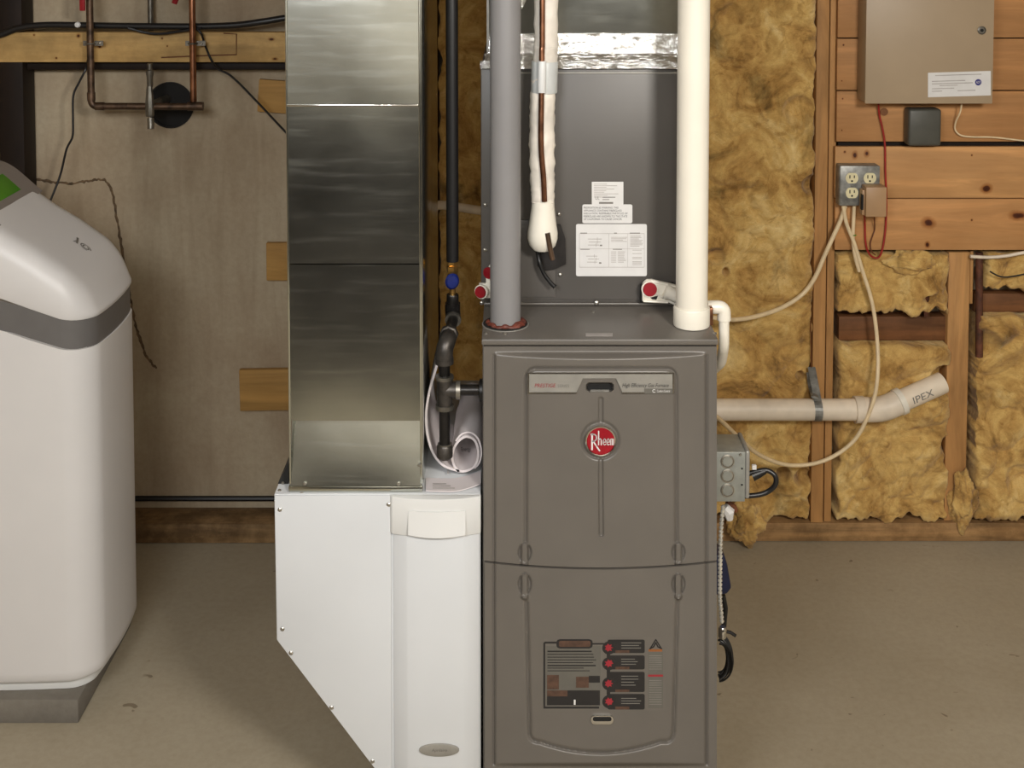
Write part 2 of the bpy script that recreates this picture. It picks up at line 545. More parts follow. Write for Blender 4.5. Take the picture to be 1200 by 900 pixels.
# concrete wall with the round sleeve hole behind the water pipes
hc = P(200, 123, YCON); HR = 0.064
mb = MB()
q = 0.09; zb = 0.0
x0, x1, z0, z1 = hc.x - q, hc.x + q, hc.z - q, hc.z + q
def quad(a, b, c, d): mb.add([(p[0], YCON, p[1]) for p in (a, b, c, d)], [(0, 1, 2, 3)])
quad((XL, zb), (x0, zb), (x0, ZC), (XL, ZC)); quad((x1, zb), (XR, zb), (XR, ZC), (x1, ZC))
quad((x0, zb), (x1, zb), (x1, z0), (x0, z0)); quad((x0, z1), (x1, z1), (x1, ZC), (x0, ZC))
N = 32
circ, sq = [], []
for k in range(N):
    a = 2 * math.pi * k / N
    c, s_ = math.cos(a), math.sin(a)
    m_ = max(abs(c), abs(s_))
    circ.append((hc.x + HR * c, YCON, hc.z + HR * s_)); sq.append((hc.x + q * c / m_, YCON, hc.z + q * s_ / m_))
inner = [(p[0], YCON + 0.09, p[2]) for p in circ]
mb.add(sq + circ + inner, [(k, (k + 1) % N, N + (k + 1) % N, N + k) for k in range(N)] + [(N + k, N + (k + 1) % N, 2 * N + (k + 1) % N, 2 * N + k) for k in range(N)])
mb.box(XL, XR, YCON + 0.091, YCON + 0.13, 0, ZC)
wallb = struct('wall_back', mb, M['wall'], loc=(0, YCON, 0))
ring = MB()
ring.lathe([(HR + 0.004, 0.0), (HR + 0.004, 0.006), (HR - 0.003, 0.006), (HR - 0.003, -0.085), (0.0, -0.086)], (hc.x, YCON, hc.z), (0, -1, 0), 40)
obj('pipe_sleeve', ring, M['slot'], wallb)
rim_ = MB(); 
for rr_, a0, a1 in ((0.045, 290, 340), (0.052, 20, 60)):
    rim_.tube([(hc.x + rr_ * math.cos(math.radians(a)), YCON + 0.03, hc.z + rr_ * math.sin(math.radians(a))) for a in range(a0, a1 + 1, 8)], 0.003, 6)
obj('sleeve_seal', rim_, M['greysteel'], wallb)
# crack with old brown filler
rc = random.Random(3)
def crack(pts, r):
    ps = []
    for p in smooth_path([P(x, y, YCON - 0.0005) for x, y in pts], 10):
        ps.append(p + Vector((rc.uniform(-.002, .002), 0, rc.uniform(-.002, .002))))
    return MB().tube(ps, [r * rc.uniform(0.6, 1.3) for _ in ps], 8, flat=0.35)
CRK = plain('crack_filler', (92, 74, 54), 0.9, 0, 0.3, 60)
obj('crack_filler', crack([(34, 208), (60, 213), (84, 215), (104, 212), (122, 211), (131, 225), (138, 262), (146, 310), (152, 345), (160, 385), (172, 418), (184, 432)], 0.0038), CRK, wallb)
# sealing strip and footing
zs = P(250, 589, YCON - 0.03).z
obj('sealing_strip', MB().tube([(XL, YCON - 0.006, zs), (P(338, 589, YCON).x, YCON - 0.006, zs + 0.001)], 0.008, 8), M['blackrub'], wallb)

# framing: every stud, plank and plate is a part of the back wall
zpl_r = P(1000, 613, YW).z; zpl_l = P(230, 612, YW).z
xs_split = P(640, 620, YW).x
obj('bottom_plate', MB().box(xs_split, XR - 0.01, YW, YCON - 0.002, 0.001, zpl_r), M['sill'], wallb, bevel=0.003)
obj('bottom_plate', MB().box(XL + 0.01, xs_split - 0.003, YW - 0.012, YCON - 0.002, 0.001, zpl_l), M['sillold'], wallb, bevel=0.004)
def stud(pxa, pxb, y=YW, d=0.088, z0=None, z1=ZC - 0.01, mat='frame', name='stud', ref=300, bev=0.002):
    return obj(name, MB().box(P(pxa, ref, y).x, P(pxb, ref, y).x, y, y + d, zpl_r + 0.001 if z0 is None else z0, z1), M[mat], wallb, bevel=bev)
stud(954, 968.5); stud(969.5, 978, YW + 0.006, 0.08)
stud(797, 812); stud(634, 648); stud(506, 513, YW + .008, .08)
stud(1112, 1137, YW + 0.012, 0.076, z1=P(1120, 297, YW).z)
stud(1137, 1141, YW + 0.03, 0.05, z0=P(1120, 360, YW).z, z1=P(1120, 297, YW).z)
stud(2, 31, YW - 0.004, 0.088, z0=zpl_l, mat='darkpost')
def beam(px0, px1, py0, py1, y, d, mat, name, bev=0.002):
    mb = MB(); pbox(mb, px0, px1, py0, py1, y, d)
    return obj(name, mb, M[mat] if isinstance(mat, str) else mat, wallb, bevel=bev)
beam(983, 1111, 371, 399, YW + 0.03, 0.05, 'darkwood', 'blocking')
beam(1142, 1240, 344, 366, YW + 0.04, 0.04, 'darkwood', 'blocking')
def kb(px, py, r, e=1.0):
    p = P(px, py, YW - 0.006); return (p.x, p.z, r, e)
beam(-90, 400, 38, 73, YW - 0.006, 0.038, wood('ledger_spruce', (208, 172, 112), 'x', dark=0.78, dirt=0.3, knots=[kb(40, 41, .006), kb(92, 42, .009), kb(117, 55, .006, 1.6), kb(190, 45, .005), kb(196, 54, .004), kb(318, 46, .006, 2), kb(322, 69, .006, 2), kb(66, 68, .005)]), 'ledger_board')
beam(-90, 400, 73.5, 82, YW + 0.033, 0.05, 'darkpost', 'ledger_shade_strip')  # dark strip standing in for the shadow gap below the ledger
# sheathing planks behind the alarm panel (two lower ones carry the knots)
def kp(px, py, r, e=1.0):
    p = P(px, py, YW - 0.02); return (p.x, p.z, r, e)
pk4 = wood('plank_knotty_upper', (206, 156, 102), 'x', dark=0.86, knots=[kp(1156, 221, 0.017, 1.25), kp(1139, 182, 0.004), kp(1002, 182, 0.016, 0.7), kp(1016, 180, 0.014, 0.8), kp(990, 178, 0.006)])
pk5 = wood('plank_knotty_lower', (202, 150, 96), 'x', dark=0.86, knots=[kp(1088, 261, 0.021, 1.3), kp(1194, 253, 0.018, 1.9), kp(1087, 287, 0.012, 0.8), kp(1139, 258, 0.005)])
pk = wood('plank_reddish', (188, 138, 88), 'x', dark=0.84, knots=[kp(989, 53, .004), kp(987, 95, .003), kp(988, 116, .004), kp(987, 153, .003)])
for (py0, py1, px0, mt) in ((-70, -17, 982, pk), (-16, 44, 982, pk), (45.5, 105.5, 981, pk), (107, 166, 980.5, pk), (172, 232, 978.5, pk4), (233.2, 293, 978.5, pk5)):
    mb = MB(); pbox(mb, px0, 1330, py0, py1, YW - 0.019 if py0 > 150 else YW - 0.015, 0.018)
    obj('plank', mb, mt, wallb, bevel=0.0015)
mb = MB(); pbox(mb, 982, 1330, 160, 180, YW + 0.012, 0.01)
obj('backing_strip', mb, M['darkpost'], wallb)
# wooden shims sticking out behind the duct
for i, (a, b, c, d_, rot, lab) in enumerate(((301, 392, 96, 134, 4, 'rough pine offcut on concrete wall below the ledger board'),
                                   (312, 392, 285, 329, 0, 'short pine offcut on concrete wall halfway up beside the duct'),
                                   (281, 392, 433, 481, -1, 'long pine offcut low on concrete wall beside the duct'))):
    mb = MB(); pbox(mb, a, b, c, d_, YCON - 0.02, 0.019)
    o = obj('wood_offcut', mb, M['shim'], bevel=0.002)
    o.rotation_euler.y = math.radians(rot)
    tag(o, lab, 'board', 'pine offcuts between wall and duct')

# ------------------------------------------------------------------ fibreglass batts
def batt(px0, px1, py0, py1, label, seed, depth=0.03, dents=(), step=0.004, Y=None, amp=1.0, top=None, ref=None):
    Y = Y or YW + 0.012
    r_ = ref or (py0 + py1) / 2
    xa, xb = P(px0, r_, Y).x, P(px1, r_, Y).x
    zb_, zt = P(px0, py1, Y).z, (top if top else P(px0, py0, Y).z)
    nu = max(6, int((xb - xa) / step)); nv = int((zt - zb_) / step)
    off = Vector((seed * 3.1, seed * 1.7, seed * 5.3))
    us, vs = linspace(xa, xb, nu), linspace(zb_, zt, nv)
    dn = [(P(a, b, Y), r, h) for a, b, r, h in dents]
    def fn(x, z):
        q_ = Vector((x, 0, z)) + off
        w = noise.noise_vector(q_ * 4.0) * 0.055 + noise.noise_vector(q_ * 14) * 0.014
        qq = q_ + w; qq.z *= 1.15
        d, _ = noise.voronoi(qq * 7.0)
        cr = min(1.0, (d[1] - d[0]) * 2.0) ** 0.8
        d2, _ = noise.voronoi(qq * 19 + noise.noise_vector(q_ * 30) * 0.35 + Vector((3, 1, 2)))
        cr2 = min(1.0, (d2[1] - d2[0]) * 1.8)
        big = noise.noise(q_ * 2.6)
        fine = noise.fractal(q_ * 26, 0.8, 2.1, 4)
        h = depth * 1.15 * (0.25 + 0.9 * big + 0.8 * cr * (0.6 + 0.5 * noise.noise(q_ * 5))) + 0.0075 * cr2 * (0.5 + noise.noise(q_ * 7)) + 0.0048 * fine
        e = min(1.0, min(x - xa, xb - x) / 0.03, min(z - zb_, zt - z) / 0.03)
        h = h * amp * (0.35 + 0.65 * math.sqrt(max(0, e))) + 0.004
        for c_, r, hh in dn:
            t = math.hypot(x - c_.x, z - c_.z) / r
            if t < 1: h -= hh * (1 - t * t)
        jb = max(0.0, 1 - (z - zb_) / 0.09); jt = max(0.0, 1 - (zt - z) / 0.06)
        nz = 0.5 + 0.9 * noise.fractal(Vector((x * 16 + seed, 7, 0)), .9, 2, 4)
        zz_ = z + 0.03 * jb * max(0, nz) - 0.014 * jt * max(0, 0.5 + noise.noise(Vector((x * 22 + seed, 9, 0))))
        sj = max(0.0, 1 - min(x - xa, xb - x) / 0.04)
        xx_ = x + (1 if x < (xa + xb) / 2 else -1) * sj * 0.012 * max(0, 0.4 + noise.fractal(Vector((seed, 3, z * 14)), .9, 2, 4))
        return (xx_, Y - h, zz_)
    mb = MB().grid(fn, us, vs)
    k = len(mb.v)
    # sides and back
    bd = [i for i in range(nu)] + [j * nu + nu - 1 for j in range(1, nv)] + [(nv - 1) * nu + i for i in range(nu - 2, -1, -1)] + [j * nu for j in range(nv - 2, 0, -1)]
    bk = [(mb.v[i][0], YCON - 0.004, mb.v[i][2]) for i in bd]
    n = len(bd)
    mb.v += bk
    mb.f += [(bd[i], k + i, k + (i + 1) % n, bd[(i + 1) % n]) for i in range(n)]
    mb.f.append(tuple(range(k, k + n)))
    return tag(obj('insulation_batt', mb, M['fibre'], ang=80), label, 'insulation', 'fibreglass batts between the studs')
ZB = ZC - 0.015
batt(813.5, 953, 0, 612, 'tall yellow fibreglass batt between white exhaust pipe and double stud', 1, top=ZB, ref=300,
     dents=[(935, 130, .05, .04), (838, 300, .03, .03), (950, 215, .03, .05), (850, 22, .05, .02), (917, 553, .022, .06), (940, 557, .03, .06), (938, 440, .014, .05), (850, 318, .012, .05)])
batt(514, 633, 0, 612, 'dim fibreglass batt behind the black gas pipe, next to the coil case', 2, top=ZB, ref=300, step=.007)
batt(400, 505, 0, 612, 'dim fibreglass batt mostly hidden behind the duct', 3, top=ZB, ref=300, step=.009)
batt(649, 796, 0, 612, 'fibreglass batt hidden behind the furnace', 4, top=ZB, ref=300, step=.012)
batt(979, 1111, 294, 370, 'short fibreglass batt above the dark blocking, under the planks', 5, dents=[(1086, 350, .02, .03)])
batt(979, 1111, 400, 612, 'crumpled fibreglass batt under the dark blocking and beside the bare stud', 6, depth=.036,
     dents=[(1104, 445, .05, .09), (1113, 520, .03, .05), (1000, 300, .02, .03)])
batt(1141.5, 1330, 367, 612, 'large fibreglass batt right of the bare stud at the wall end', 7, depth=.036, dents=[(1150, 400, .05, .05), (1195, 560, .05, .03)])
batt(1154, 1330, 294, 343, 'small fibreglass batt above the right-hand dark blocking', 8)
batt(-110, 1, 0, 612, 'sliver of fibreglass batt left of the dark post', 9, top=ZB, ref=300, step=.01)
# torn flap under the plank end and tuft on the floor plate
def clump(cx, cy, Y, rx, rz, ry, label, seed):
    c_ = P(cx, cy, Y)
    bm = bmesh.new(); bmesh.ops.create_icosphere(bm, subdivisions=5, radius=1)
    mb = MB()
    for v in bm.verts:
        p = v.co
        n1 = noise.noise(p * 1.6 + Vector((seed, 0, 0))); n2 = noise.fractal(p * 4 + Vector((0, seed, 0)), .8, 2, 4)
        k = 1 + 0.45 * n1 + 0.16 * n2
        mb.v.append((c_.x + p.x * rx * k, c_.y + p.y * ry * k, c_.z + p.z * rz * k))
    mb.f = [tuple(v.index for v in f.verts) for f in bm.faces]; bm.free()
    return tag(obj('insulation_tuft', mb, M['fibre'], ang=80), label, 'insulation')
clump(874, 612, YW - 0.035, 0.045, 0.062, 0.035, 'loose tuft of fibreglass drooping over the bottom plate near the furnace', 2)
clump(1068, 306, YW - 0.012, 0.062, 0.032, 0.02, 'torn fibreglass flap hanging out beneath the lowest plank', 5)
clump(1128, 585, YW + 0.0, 0.035, 0.075, 0.03, 'ragged fibreglass tuft covering the foot of the bare stud', 8)

# ------------------------------------------------------------------ furnace
def PV(px, py, Y):
    dx = (px - 600.0) / FOC; dy = (PY0 - py) / FOC
    wy = cp + dy * sp; wz = cp * dy - sp
    t = Y / wy
    return dx * t, Y + 0 * px, CAMH + wz * t
def sst(t): t = np.clip(t, 0, 1); return t * t * (3 - 2 * t)
def dseg(px, py, a, b):
    ax, ay = a; bx, by = b
    vx, vy = bx - ax, by - ay
    t = np.clip(((px - ax) * vx + (py - ay) * vy) / (vx * vx + vy * vy), 0, 1)
    return np.hypot(px - ax - t * vx, py - ay - t * vy)
def dpoly(px, py, pts):
    d = 1e9 + 0 * px
    for a, b in zip(pts[:-1], pts[1:]): d = np.minimum(d, dseg(px, py, a, b))
    return d
def arc(cx, cy, r, a0, a1, k=6): return [(cx + r * math.cos(math.radians(a0 + (a1 - a0) * i / k)), cy + r * math.sin(math.radians(a0 + (a1 - a0) * i / k))) for i in range(k + 1)]
def hump(px, py, cx, ya, yb, wide, up):
    # tapered latch boss: broad shoulders near ya, narrow towards yb
    t = np.clip((py - ya) / (yb - ya), 0, 1)
    w = wide * (0.55 + 0.45 * np.cos(np.clip((t - 0.25) * 2.2, -1.2, 1.6)))
    core = sst(1 - (np.hypot(px - cx, (py - np.clip(py, ya + 3, yb - 3))) - 2.6) / 2.2)
    dish = sst(1 - (np.hypot((px - cx) / w * 6, (py - (ya * 0.55 + yb * 0.45)) / abs(yb - ya) * 13) - 5.2) / 2.0)
    return core * 0.0095 - dish * 0.0055
UP = [(616, 634)] + [(616.5, 446)] + arc(628, 443, 11, 180, 270) + arc(781, 443, 11, 270, 360) + [(792.5, 446), (793, 634)]
LOP = [(617, 706), (620.5, 858)] + arc(631, 859, 10.5, 180, 112) + [(633 + 10 * k, 882 - 12.5 * ((633 + 10 * k - 703) / 70.0) ** 2) for k in range(15)] + arc(778, 859, 11, 68, 0) + [(789.5, 858), (794, 706)]
SIDE_U = [(579, 652), (579, 418)] + arc(585, 416, 6, 180, 260)
SIDE_U2 = [(827, 652), (827, 418)] + arc(821, 416, 6, 0, -80)
def bulge(px): u = np.clip((px - 703) / 124.0, -1, 1); return 0.019 * (1 - u * u)
def surf(px, py):
    px = np.asarray(px, float); py = np.asarray(py, float)
    up = py < seam(px)
    e = sst((px - 577.5) / 4) * sst((829 - px) / 4)
    topl = np.where(up, sst((py - 411.5) / (5.5 + 250 * bulge(px))), 1.0)
    botl = np.where(up, 1.0, sst((898 - py) / 4) )
    side = sst((px - 568) / 12) * sst((839.5 - px) / 12)
    h = (0.003 * e + bulge(px)) * topl * botl
    g = np.where(up, np.minimum(dpoly(px, py, UP), 99), dpoly(px, py, LOP))
    h = h - 0.0052 * np.exp(-(g / 2.1) ** 2)
    gs = np.minimum(np.abs(px - 579), np.abs(px - 828))
    h = h - 0.0042 * np.exp(-(gs / 1.6) ** 2) * np.where(up, sst((py - 414) / 3), sst((898 - py) / 3))
    rib = np.minimum(dseg(px, py, (704, 468), (704, 492)), dseg(px, py, (704, 540), (704.5, 626)))
    h = h - np.where(up, 0.0048 * sst(1 - (rib - 1.6) / 1.8), 0)
    rb = np.hypot(px - 703.5, py - 516)
    h = h - np.where(up, 0.0050 * np.exp(-((rb - 20.5) / 2.2) ** 2), 0)
    for cx in (615.0, 795.0):
        h = h + hump(px, py, cx, 637, 663, 7.5, 1) * (py < seam(px))
        h = h + hump(px, py, cx, 673, 702, 7.5, -1) * (py > seam(px))
    # handle notch sunk into the door
    hn = sst(1 - (np.hypot(px - np.clip(px, 692, 714), (py - 453.5)) - 4.3) / 1.2)
    h = h - np.where(up, 0.016 * hn, 0)
    return h
def seam(px): u = (np.asarray(px, float) - 703) / 137.0; return 657.5 + 8.5 * (1 - u * u)
def FN(px, py, d):
    y = YF - float(surf(px, py)) - d
    p = P(px, py, y); return (p.x, y, p.z)
def FNs(px, py, d):                                     # on the plain bulge, without the pressed grooves
    y = YF - 0.003 - float(bulge(px)) - d
    p = P(px, py, y); return (p.x, y, p.z)
def door_mesh(px0, px1, topf, botf, nu, nv):
    u = np.linspace(px0, px1, nu); t = np.linspace(0, 1, nv)
    PX, T = np.meshgrid(u, t)
    PY = topf(PX) * (1 - T) + botf(PX) * T
    h = surf(PX, PY)
    Yv = YF - h
    X, Yy, Z = PV(PX, PY, Yv)
    V = np.stack([X, Yv, Z], -1)
    # skirt ring going back
    Vp = np.pad(V, ((1, 1), (1, 1), (0, 0)), mode='edge')
    for sl in ((0, slice(None)), (-1, slice(None)), (slice(None), 0), (slice(None), -1)): Vp[sl][..., 1] = YF + 0.014
    m, n = Vp.shape[:2]
    idx = np.arange(m * n).reshape(m, n)
    F = np.stack([idx[:-1, :-1], idx[1:, :-1], idx[1:, 1:], idx[:-1, 1:]], -1).reshape(-1, 4)
    mb = MB(); mb.v = [tuple(p) for p in Vp.reshape(-1, 3).tolist()]; mb.f = [tuple(f) for f in F.tolist()]
    return mb

fxl, fxr = P(565.3, 420, YF).x, P(841, 420, YF).x
ZT = P(703, 397.3, YF).z
ZFB = P(703, 939, YF).z
YFB = 3.03
fur = thing('furnace', 'tall grey gas furnace with red round badge and two pressed metal doors', 'furnace', ((fxl + fxr) / 2, (YF + YFB) / 2, ZFB))
obj('cabinet', MB().box(fxl, fxr, YF + 0.012, YFB, ZFB, ZT - 0.002), M['furnace'], fur, bevel=0.002)
obj('top_plate', MB().box(fxl - 0.0015, fxr + 0.001, YF - 0.002, YFB, P(703, 405, YF).z + 0.001, ZT), M['furnace'], fur, bevel=0.0025)
obj('upper_door', door_mesh(567, 840, lambda x: 406.3 + 0 * x, lambda x: seam(x) - 0.9, 250, 230), M['furnace'], fur, ang=50)
obj('lower_door', door_mesh(568, 840, lambda x: seam(x) + 1.6, lambda x: 936.0 + 0 * x, 250, 230), M['furnace'], fur, ang=50)

def patch(px0, px1, py0, py1, th, fn=FNs, n=None, mb=None, r=0):
    """Thin plate lying on a surface; top/bottom may be functions of px."""
    mb = mb or MB()
    n = n or max(3, int(abs(px1 - px0) / 5) + 2)
    f0 = py0 if callable(py0) else (lambda x: py0); f1 = py1 if callable(py1) else (lambda x: py1)
    xs_ = linspace(px0, px1, n)
    if r:
        xs_ = sorted(set(xs_ + [px0 + r * k for k in (0, .1, .35, 1)] + [px1 - r * k for k in (0, .1, .35, 1)]))
    def ins(x):
        if not r: return 0
        d_ = min(x - px0, px1 - x)
        return 0 if d_ >= r else r - math.sqrt(max(0, r * r - (r - d_) ** 2))
    k = len(mb.v); m = len(xs_)
    for d_ in (th, 0.0):
        for x in xs_: mb.v.append(fn(x, f0(x) + ins(x), d_))
        for x in xs_: mb.v.append(fn(x, f1(x) - ins(x), d_))
    for i in range(m - 1):
        a, b = k + i, k + m + i
        mb.f.append((a, b, b + 1, a + 1))
        mb.f.append((a, a + 1, a + 2 * m + 1, a + 2 * m)); mb.f.append((b, b + 2 * m, b + 2 * m + 1, b + 1))
    mb.f.append((k, k + 2 * m, k + 3 * m, k + m)); mb.f.append((k + m - 1, k + 2 * m - 1, k + 4 * m - 1, k + 3 * m - 1))
    return mb

# silver name plate with its handle notch
def npbot(x):
    if x < 675: return 461.0
    if x < 683: return 461 - 17.5 * (x - 675) / 8
    if x < 722: return 443.5
    if x < 730: return 443.5 + 17.5 * (x - 722) / 8
    return 461.0
mb = MB()
for a, b in ((619.5, 675), (675, 683), (683, 722), (722, 730), (730, 789)):
    patch(a, b, 437.5, npbot, 0.0035, mb=mb, n=8)
npl = obj('nameplate', mb, M['silver'], fur)
mb = MB()
patch(619, 789.5, 436.6, 438.4, 0.0045, mb=mb); patch(619, 676, 459.6, 461.4, 0.0045, mb=mb); patch(729, 755, 459.6, 461.4, 0.0045, mb=mb)
patch(618.6, 620.2, 437, 461, 0.0045, mb=mb, n=2); patch(788.2, 789.8, 437, 461, 0.0045, mb=mb, n=2)
obj('bright_edge', mb, M['chrome'], npl)
obj('lettering', text('PRESTIGE', FNs, 626.5, 650.5, 454, 449.6, th=0.0041, shear=-0.2), M['redprint'], npl)['label'] = 'red lettering'
obj('lettering', text('SERIES', FNs, 653.5, 667, 454, 450.6, th=0.0041), M['grey_print'], npl)['label'] = 'grey lettering'
obj('lettering', text('High Efficiency Gas Furnace', FNs, 729, 783, 455.2, 449.2, th=0.0041, shear=-0.2), M['dark_print'], npl)['label'] = 'dark italic lettering'
mb = MB(); patch(755, 789, 455.4, 461.2, 0.0043, mb=mb)
obj('tagline_bar', mb, M['pale_grey_print'], npl)
mb = text('Comfort Control', FNs, 770, 785, 459.6, 456.8, th=0.0047)
mb.tube([FNs(766.5 + 1.7 * math.cos(a), 458.2 + 1.7 * math.sin(a), 0.0047) for a in linspace(0.7, 5.6, 12)], 0.0006, 5)
obj('tagline', mb, M['white_print'], npl)
mb = MB(); patch(692, 714, 456.5, 458.6, 0.0005, mb=mb, fn=lambda x, y, d: FN(703, 453.5, 0.004 + d)[0:0] or (P(x, y, YF - 0.012 - d).x, YF - 0.012 - d, P(x, y, YF - 0.012 - d).z))
obj('handle_lip', mb, M['chrome'], fur)
mb = MB(); patch(688, 717.5, 449.4, 457.2, 0.0006, mb=mb, r=3.5, fn=lambda x, y, d: (P(x, y, YF - 0.0088 - d).x, YF - 0.0088 - d, P(x, y, YF - 0.0088 - d).z))
obj('handle_recess', mb, M['slot'], fur)

# round red badge
bc = Vector(FNs(703.7, 515.8, 0)); bS = S(bc.y, 515)
ax = Vector((0, -1, 0))
bdg = obj('badge', MB().lathe([(16.6 / bS, -0.002), (16.6 / bS, 0.004), (15.6 / bS, 0.0052), (0, 0.0056)], bc, ax, 48), M['red'], fur)
bdg['label'] = 'round red badge with white lettering'
obj('badge_rim', MB().lathe([(18.0 / bS, -0.002), (18.0 / bS, 0.005), (17.3 / bS, 0.0062), (16.4 / bS, 0.0058), (16.3 / bS, 0.002)], bc, ax, 48), M['chrome'], fur)
bfn = lambda x, y, d: (bc.x + (x - 703.7) / bS, bc.y - 0.0062 - d, bc.z - (y - 515.8) / bS)
mb = MB()
# tall script-like R, drawn as strokes, then the narrow letters
def stroke(mb, pts, w, fn, d=0.0004):
    for (ax_, ay), (bx_, by_) in zip(pts[:-1], pts[1:]):
        dx_, dy_ = bx_ - ax_, by_ - ay; L = math.hypot(dx_, dy_) or 1
        nx, ny = -dy_ / L * w / 2, dx_ / L * w / 2
        ex, ey = dx_ / L * w * 0.25, dy_ / L * w * 0.25
        mb.add([fn(ax_ - ex + nx, ay - ey + ny, d), fn(ax_ - ex - nx, ay - ey - ny, d), fn(bx_ + ex - nx, by_ + ey - ny, d), fn(bx_ + ex + nx, by_ + ey + ny, d)], [(0, 1, 2, 3)])
stroke(mb, [(693.6, 506.5), (693.6, 525.5)], 2.0, bfn)
stroke(mb, [(692.2, 507.2)] + [(695.2 + 3.6 * math.cos(a), 511.2 + 4.2 * math.sin(a)) for a in linspace(-1.5, 1.5, 9)] + [(694, 515.2)], 1.5, bfn)
stroke(mb, [(695.2, 515.6), (698.5, 521), (702.5, 526.8)], 1.7, bfn)
stroke(mb, [(701.2, 503.2), (701.2, 519.8)], 1.3, bfn)
stroke(mb, [(701.2, 513.6), (703, 512.4), (704.3, 513.6), (704.3, 519.8)], 1.3, bfn)
for ex_ in (708.3, 712.6):
    stroke(mb, [(ex_ - 1.5, 516)] + [(ex_ - 0.1 + 1.5 * math.cos(a), 516.2 + 3.8 * math.sin(a)) for a in linspace(3.4, 6.28, 7)][0:7] + [(ex_ + 1.4, 516.4), (ex_ - 1.5, 516.4)], 1.0, bfn)
    stroke(mb, [(ex_ - 1.6, 515.6), (ex_ - 1.5, 518.4), (ex_ - 0.2, 519.9), (ex_ + 1.3, 518.9)], 1.1, bfn)
for m0 in (715.4,):
    stroke(mb, [(m0, 519.9), (m0, 512.6), (m0 + 1.7, 512.6), (m0 + 1.7, 519.9)], 0.9, bfn)
    stroke(mb, [(m0 + 1.7, 512.6), (m0 + 3.2, 512.8), (m0 + 3.2, 519.9)], 0.9, bfn)
obj('lettering', mb, M['white_print'], bdg)['label'] = 'white lettering reading Rheem'

# warning label on the lower door
LB = lambda x, y, d: FNs(x, y, d)
lab = obj('warning_label', patch(636.5, 780, 746.5, 832.5, 0.0005, r=2), M['furnace'], fur)
lab['label'] = 'clear instruction label with dark frame and warning boxes'
E = 0.0009
def lp(name, mat, rects, th=E, r=0):
    mb = MB()
    for a in rects: patch(*a, th, mb=mb, r=r)
    return obj(name, mb, M[mat], lab)
lp('text_field', 'pale_grey_print', [(640, 704, 757, 827), (759.5, 777, 764, 830)], 0.0007)
lp('frame_line', 'dark_print', [(636.8, 639, 753, 829.5), (637, 702, 828, 830.4), (638, 654, 752, 754.2), (694, 708, 753.6, 755.4)])
lp('header_frame', 'dark_print', [(652, 694.5, 749, 760)], E, 4)
lp('header_bar', 'brown_print', [(655, 692, 751, 758)], 0.0012, 2)
rl = random.Random(5)
lines = []
for k, y in enumerate((762.5, 766.3, 769.6, 772.8, 776, 779.2, 782.4, 785.6)):
    lines.append((641.5, 641.5 + rl.uniform(42, 58), y, y + (1.6 if k in (0, 5) else 1.0)))
lp('print_line', 'dark_print', lines)
lp('print_line', 'grey_print', [(760.5, 775.5, y, y + 0.8) for y in [768 + 2.6 * k for k in range(7)]] + [(760.5, 775.5, y, y + 0.8) for y in [797 + 2.8 * k for k in range(11)]])
lp('photo_print', 'brown_print', [(641, 655, 791, 808), (675, 690, 793, 806), (641, 665, 809, 816)])
lp('photo_print', 'dark_print', [(690, 703, 792, 800), (665, 703, 809, 826.5), (641, 665, 816, 826.5)], 0.0008)
lp('figure_print', 'white_print', [(672.5, 674.5, 820, 826)], 0.0012)
lp('warning_box', 'dark_print', [(712, 755.5, 749.5, 765.3), (712, 755.5, 768, 784.5), (712, 755.5, 787.3, 811), (712, 755.5, 813.2, 831.5)], E, 2)
lp('print_line', 'grey_print', [(728, 728 + rl.uniform(15, 24), y, y + 0.8) for y in (753, 756, 759, 772, 775, 778, 792, 795.5, 799, 802.5, 818, 821, 824)], 0.0013)
lp('caption_print', 'brown_print', [(721, 737.5, 762, 765.3), (721, 737.5, 781.3, 784.5), (721, 737.5, 808, 811), (721, 737.5, 828, 831.5)], 0.0012)
lp('linking_bar', 'dark_print', [(711, 715, 757, 822)], 0.0008)
for cy in (759, 777.5, 801, 822):
    mb = MB(); c_ = Vector(FNs(713.5, cy, 0)); s_ = S(c_.y, cy)
    mb.lathe([(7.8 / s_, 0), (7.8 / s_, 0.0011), (0, 0.0011)], c_, ax, 24)
    o = obj('warning_disc', mb, M['dark_print'], lab)
    mb = MB(); r_ = random.Random(int(cy))
    pts = []
    for k in range(14):
        a = 2 * math.pi * k / 14; rr2 = (5.4 if k % 2 == 0 else 2.6 + r_.uniform(0, 1.6))
        pts.append((713.5 + rr2 * math.cos(a), cy + rr2 * math.sin(a) * 0.9))
    cc = FNs(713.5, cy, 0.0016)
    vs = [FNs(x, y, 0.0016) for x, y in pts]
    mb.add([cc] + vs, [(0, 1 + k, 1 + (k + 1) % 14) for k in range(14)])
    obj('hazard_mark', mb, M['redprint'], lab)['label'] = 'jagged red hazard mark'
mb = MB()
stroke(mb, [(762, 760), (768.5, 749.5), (775, 760)], 1.4, LB, E); stroke(mb, [(761.5, 760.3), (766, 758), (768.5, 753), (771, 758), (775.5, 760.3)], 1.6, LB, E)
obj('warning_triangle', mb, M['dark_print'], lab)
lp('orange_bar', 'orange_print', [(760, 776, 760.8, 763.6)])
lp('red_bar', 'redprint', [(759.5, 777, 790.6, 793)])
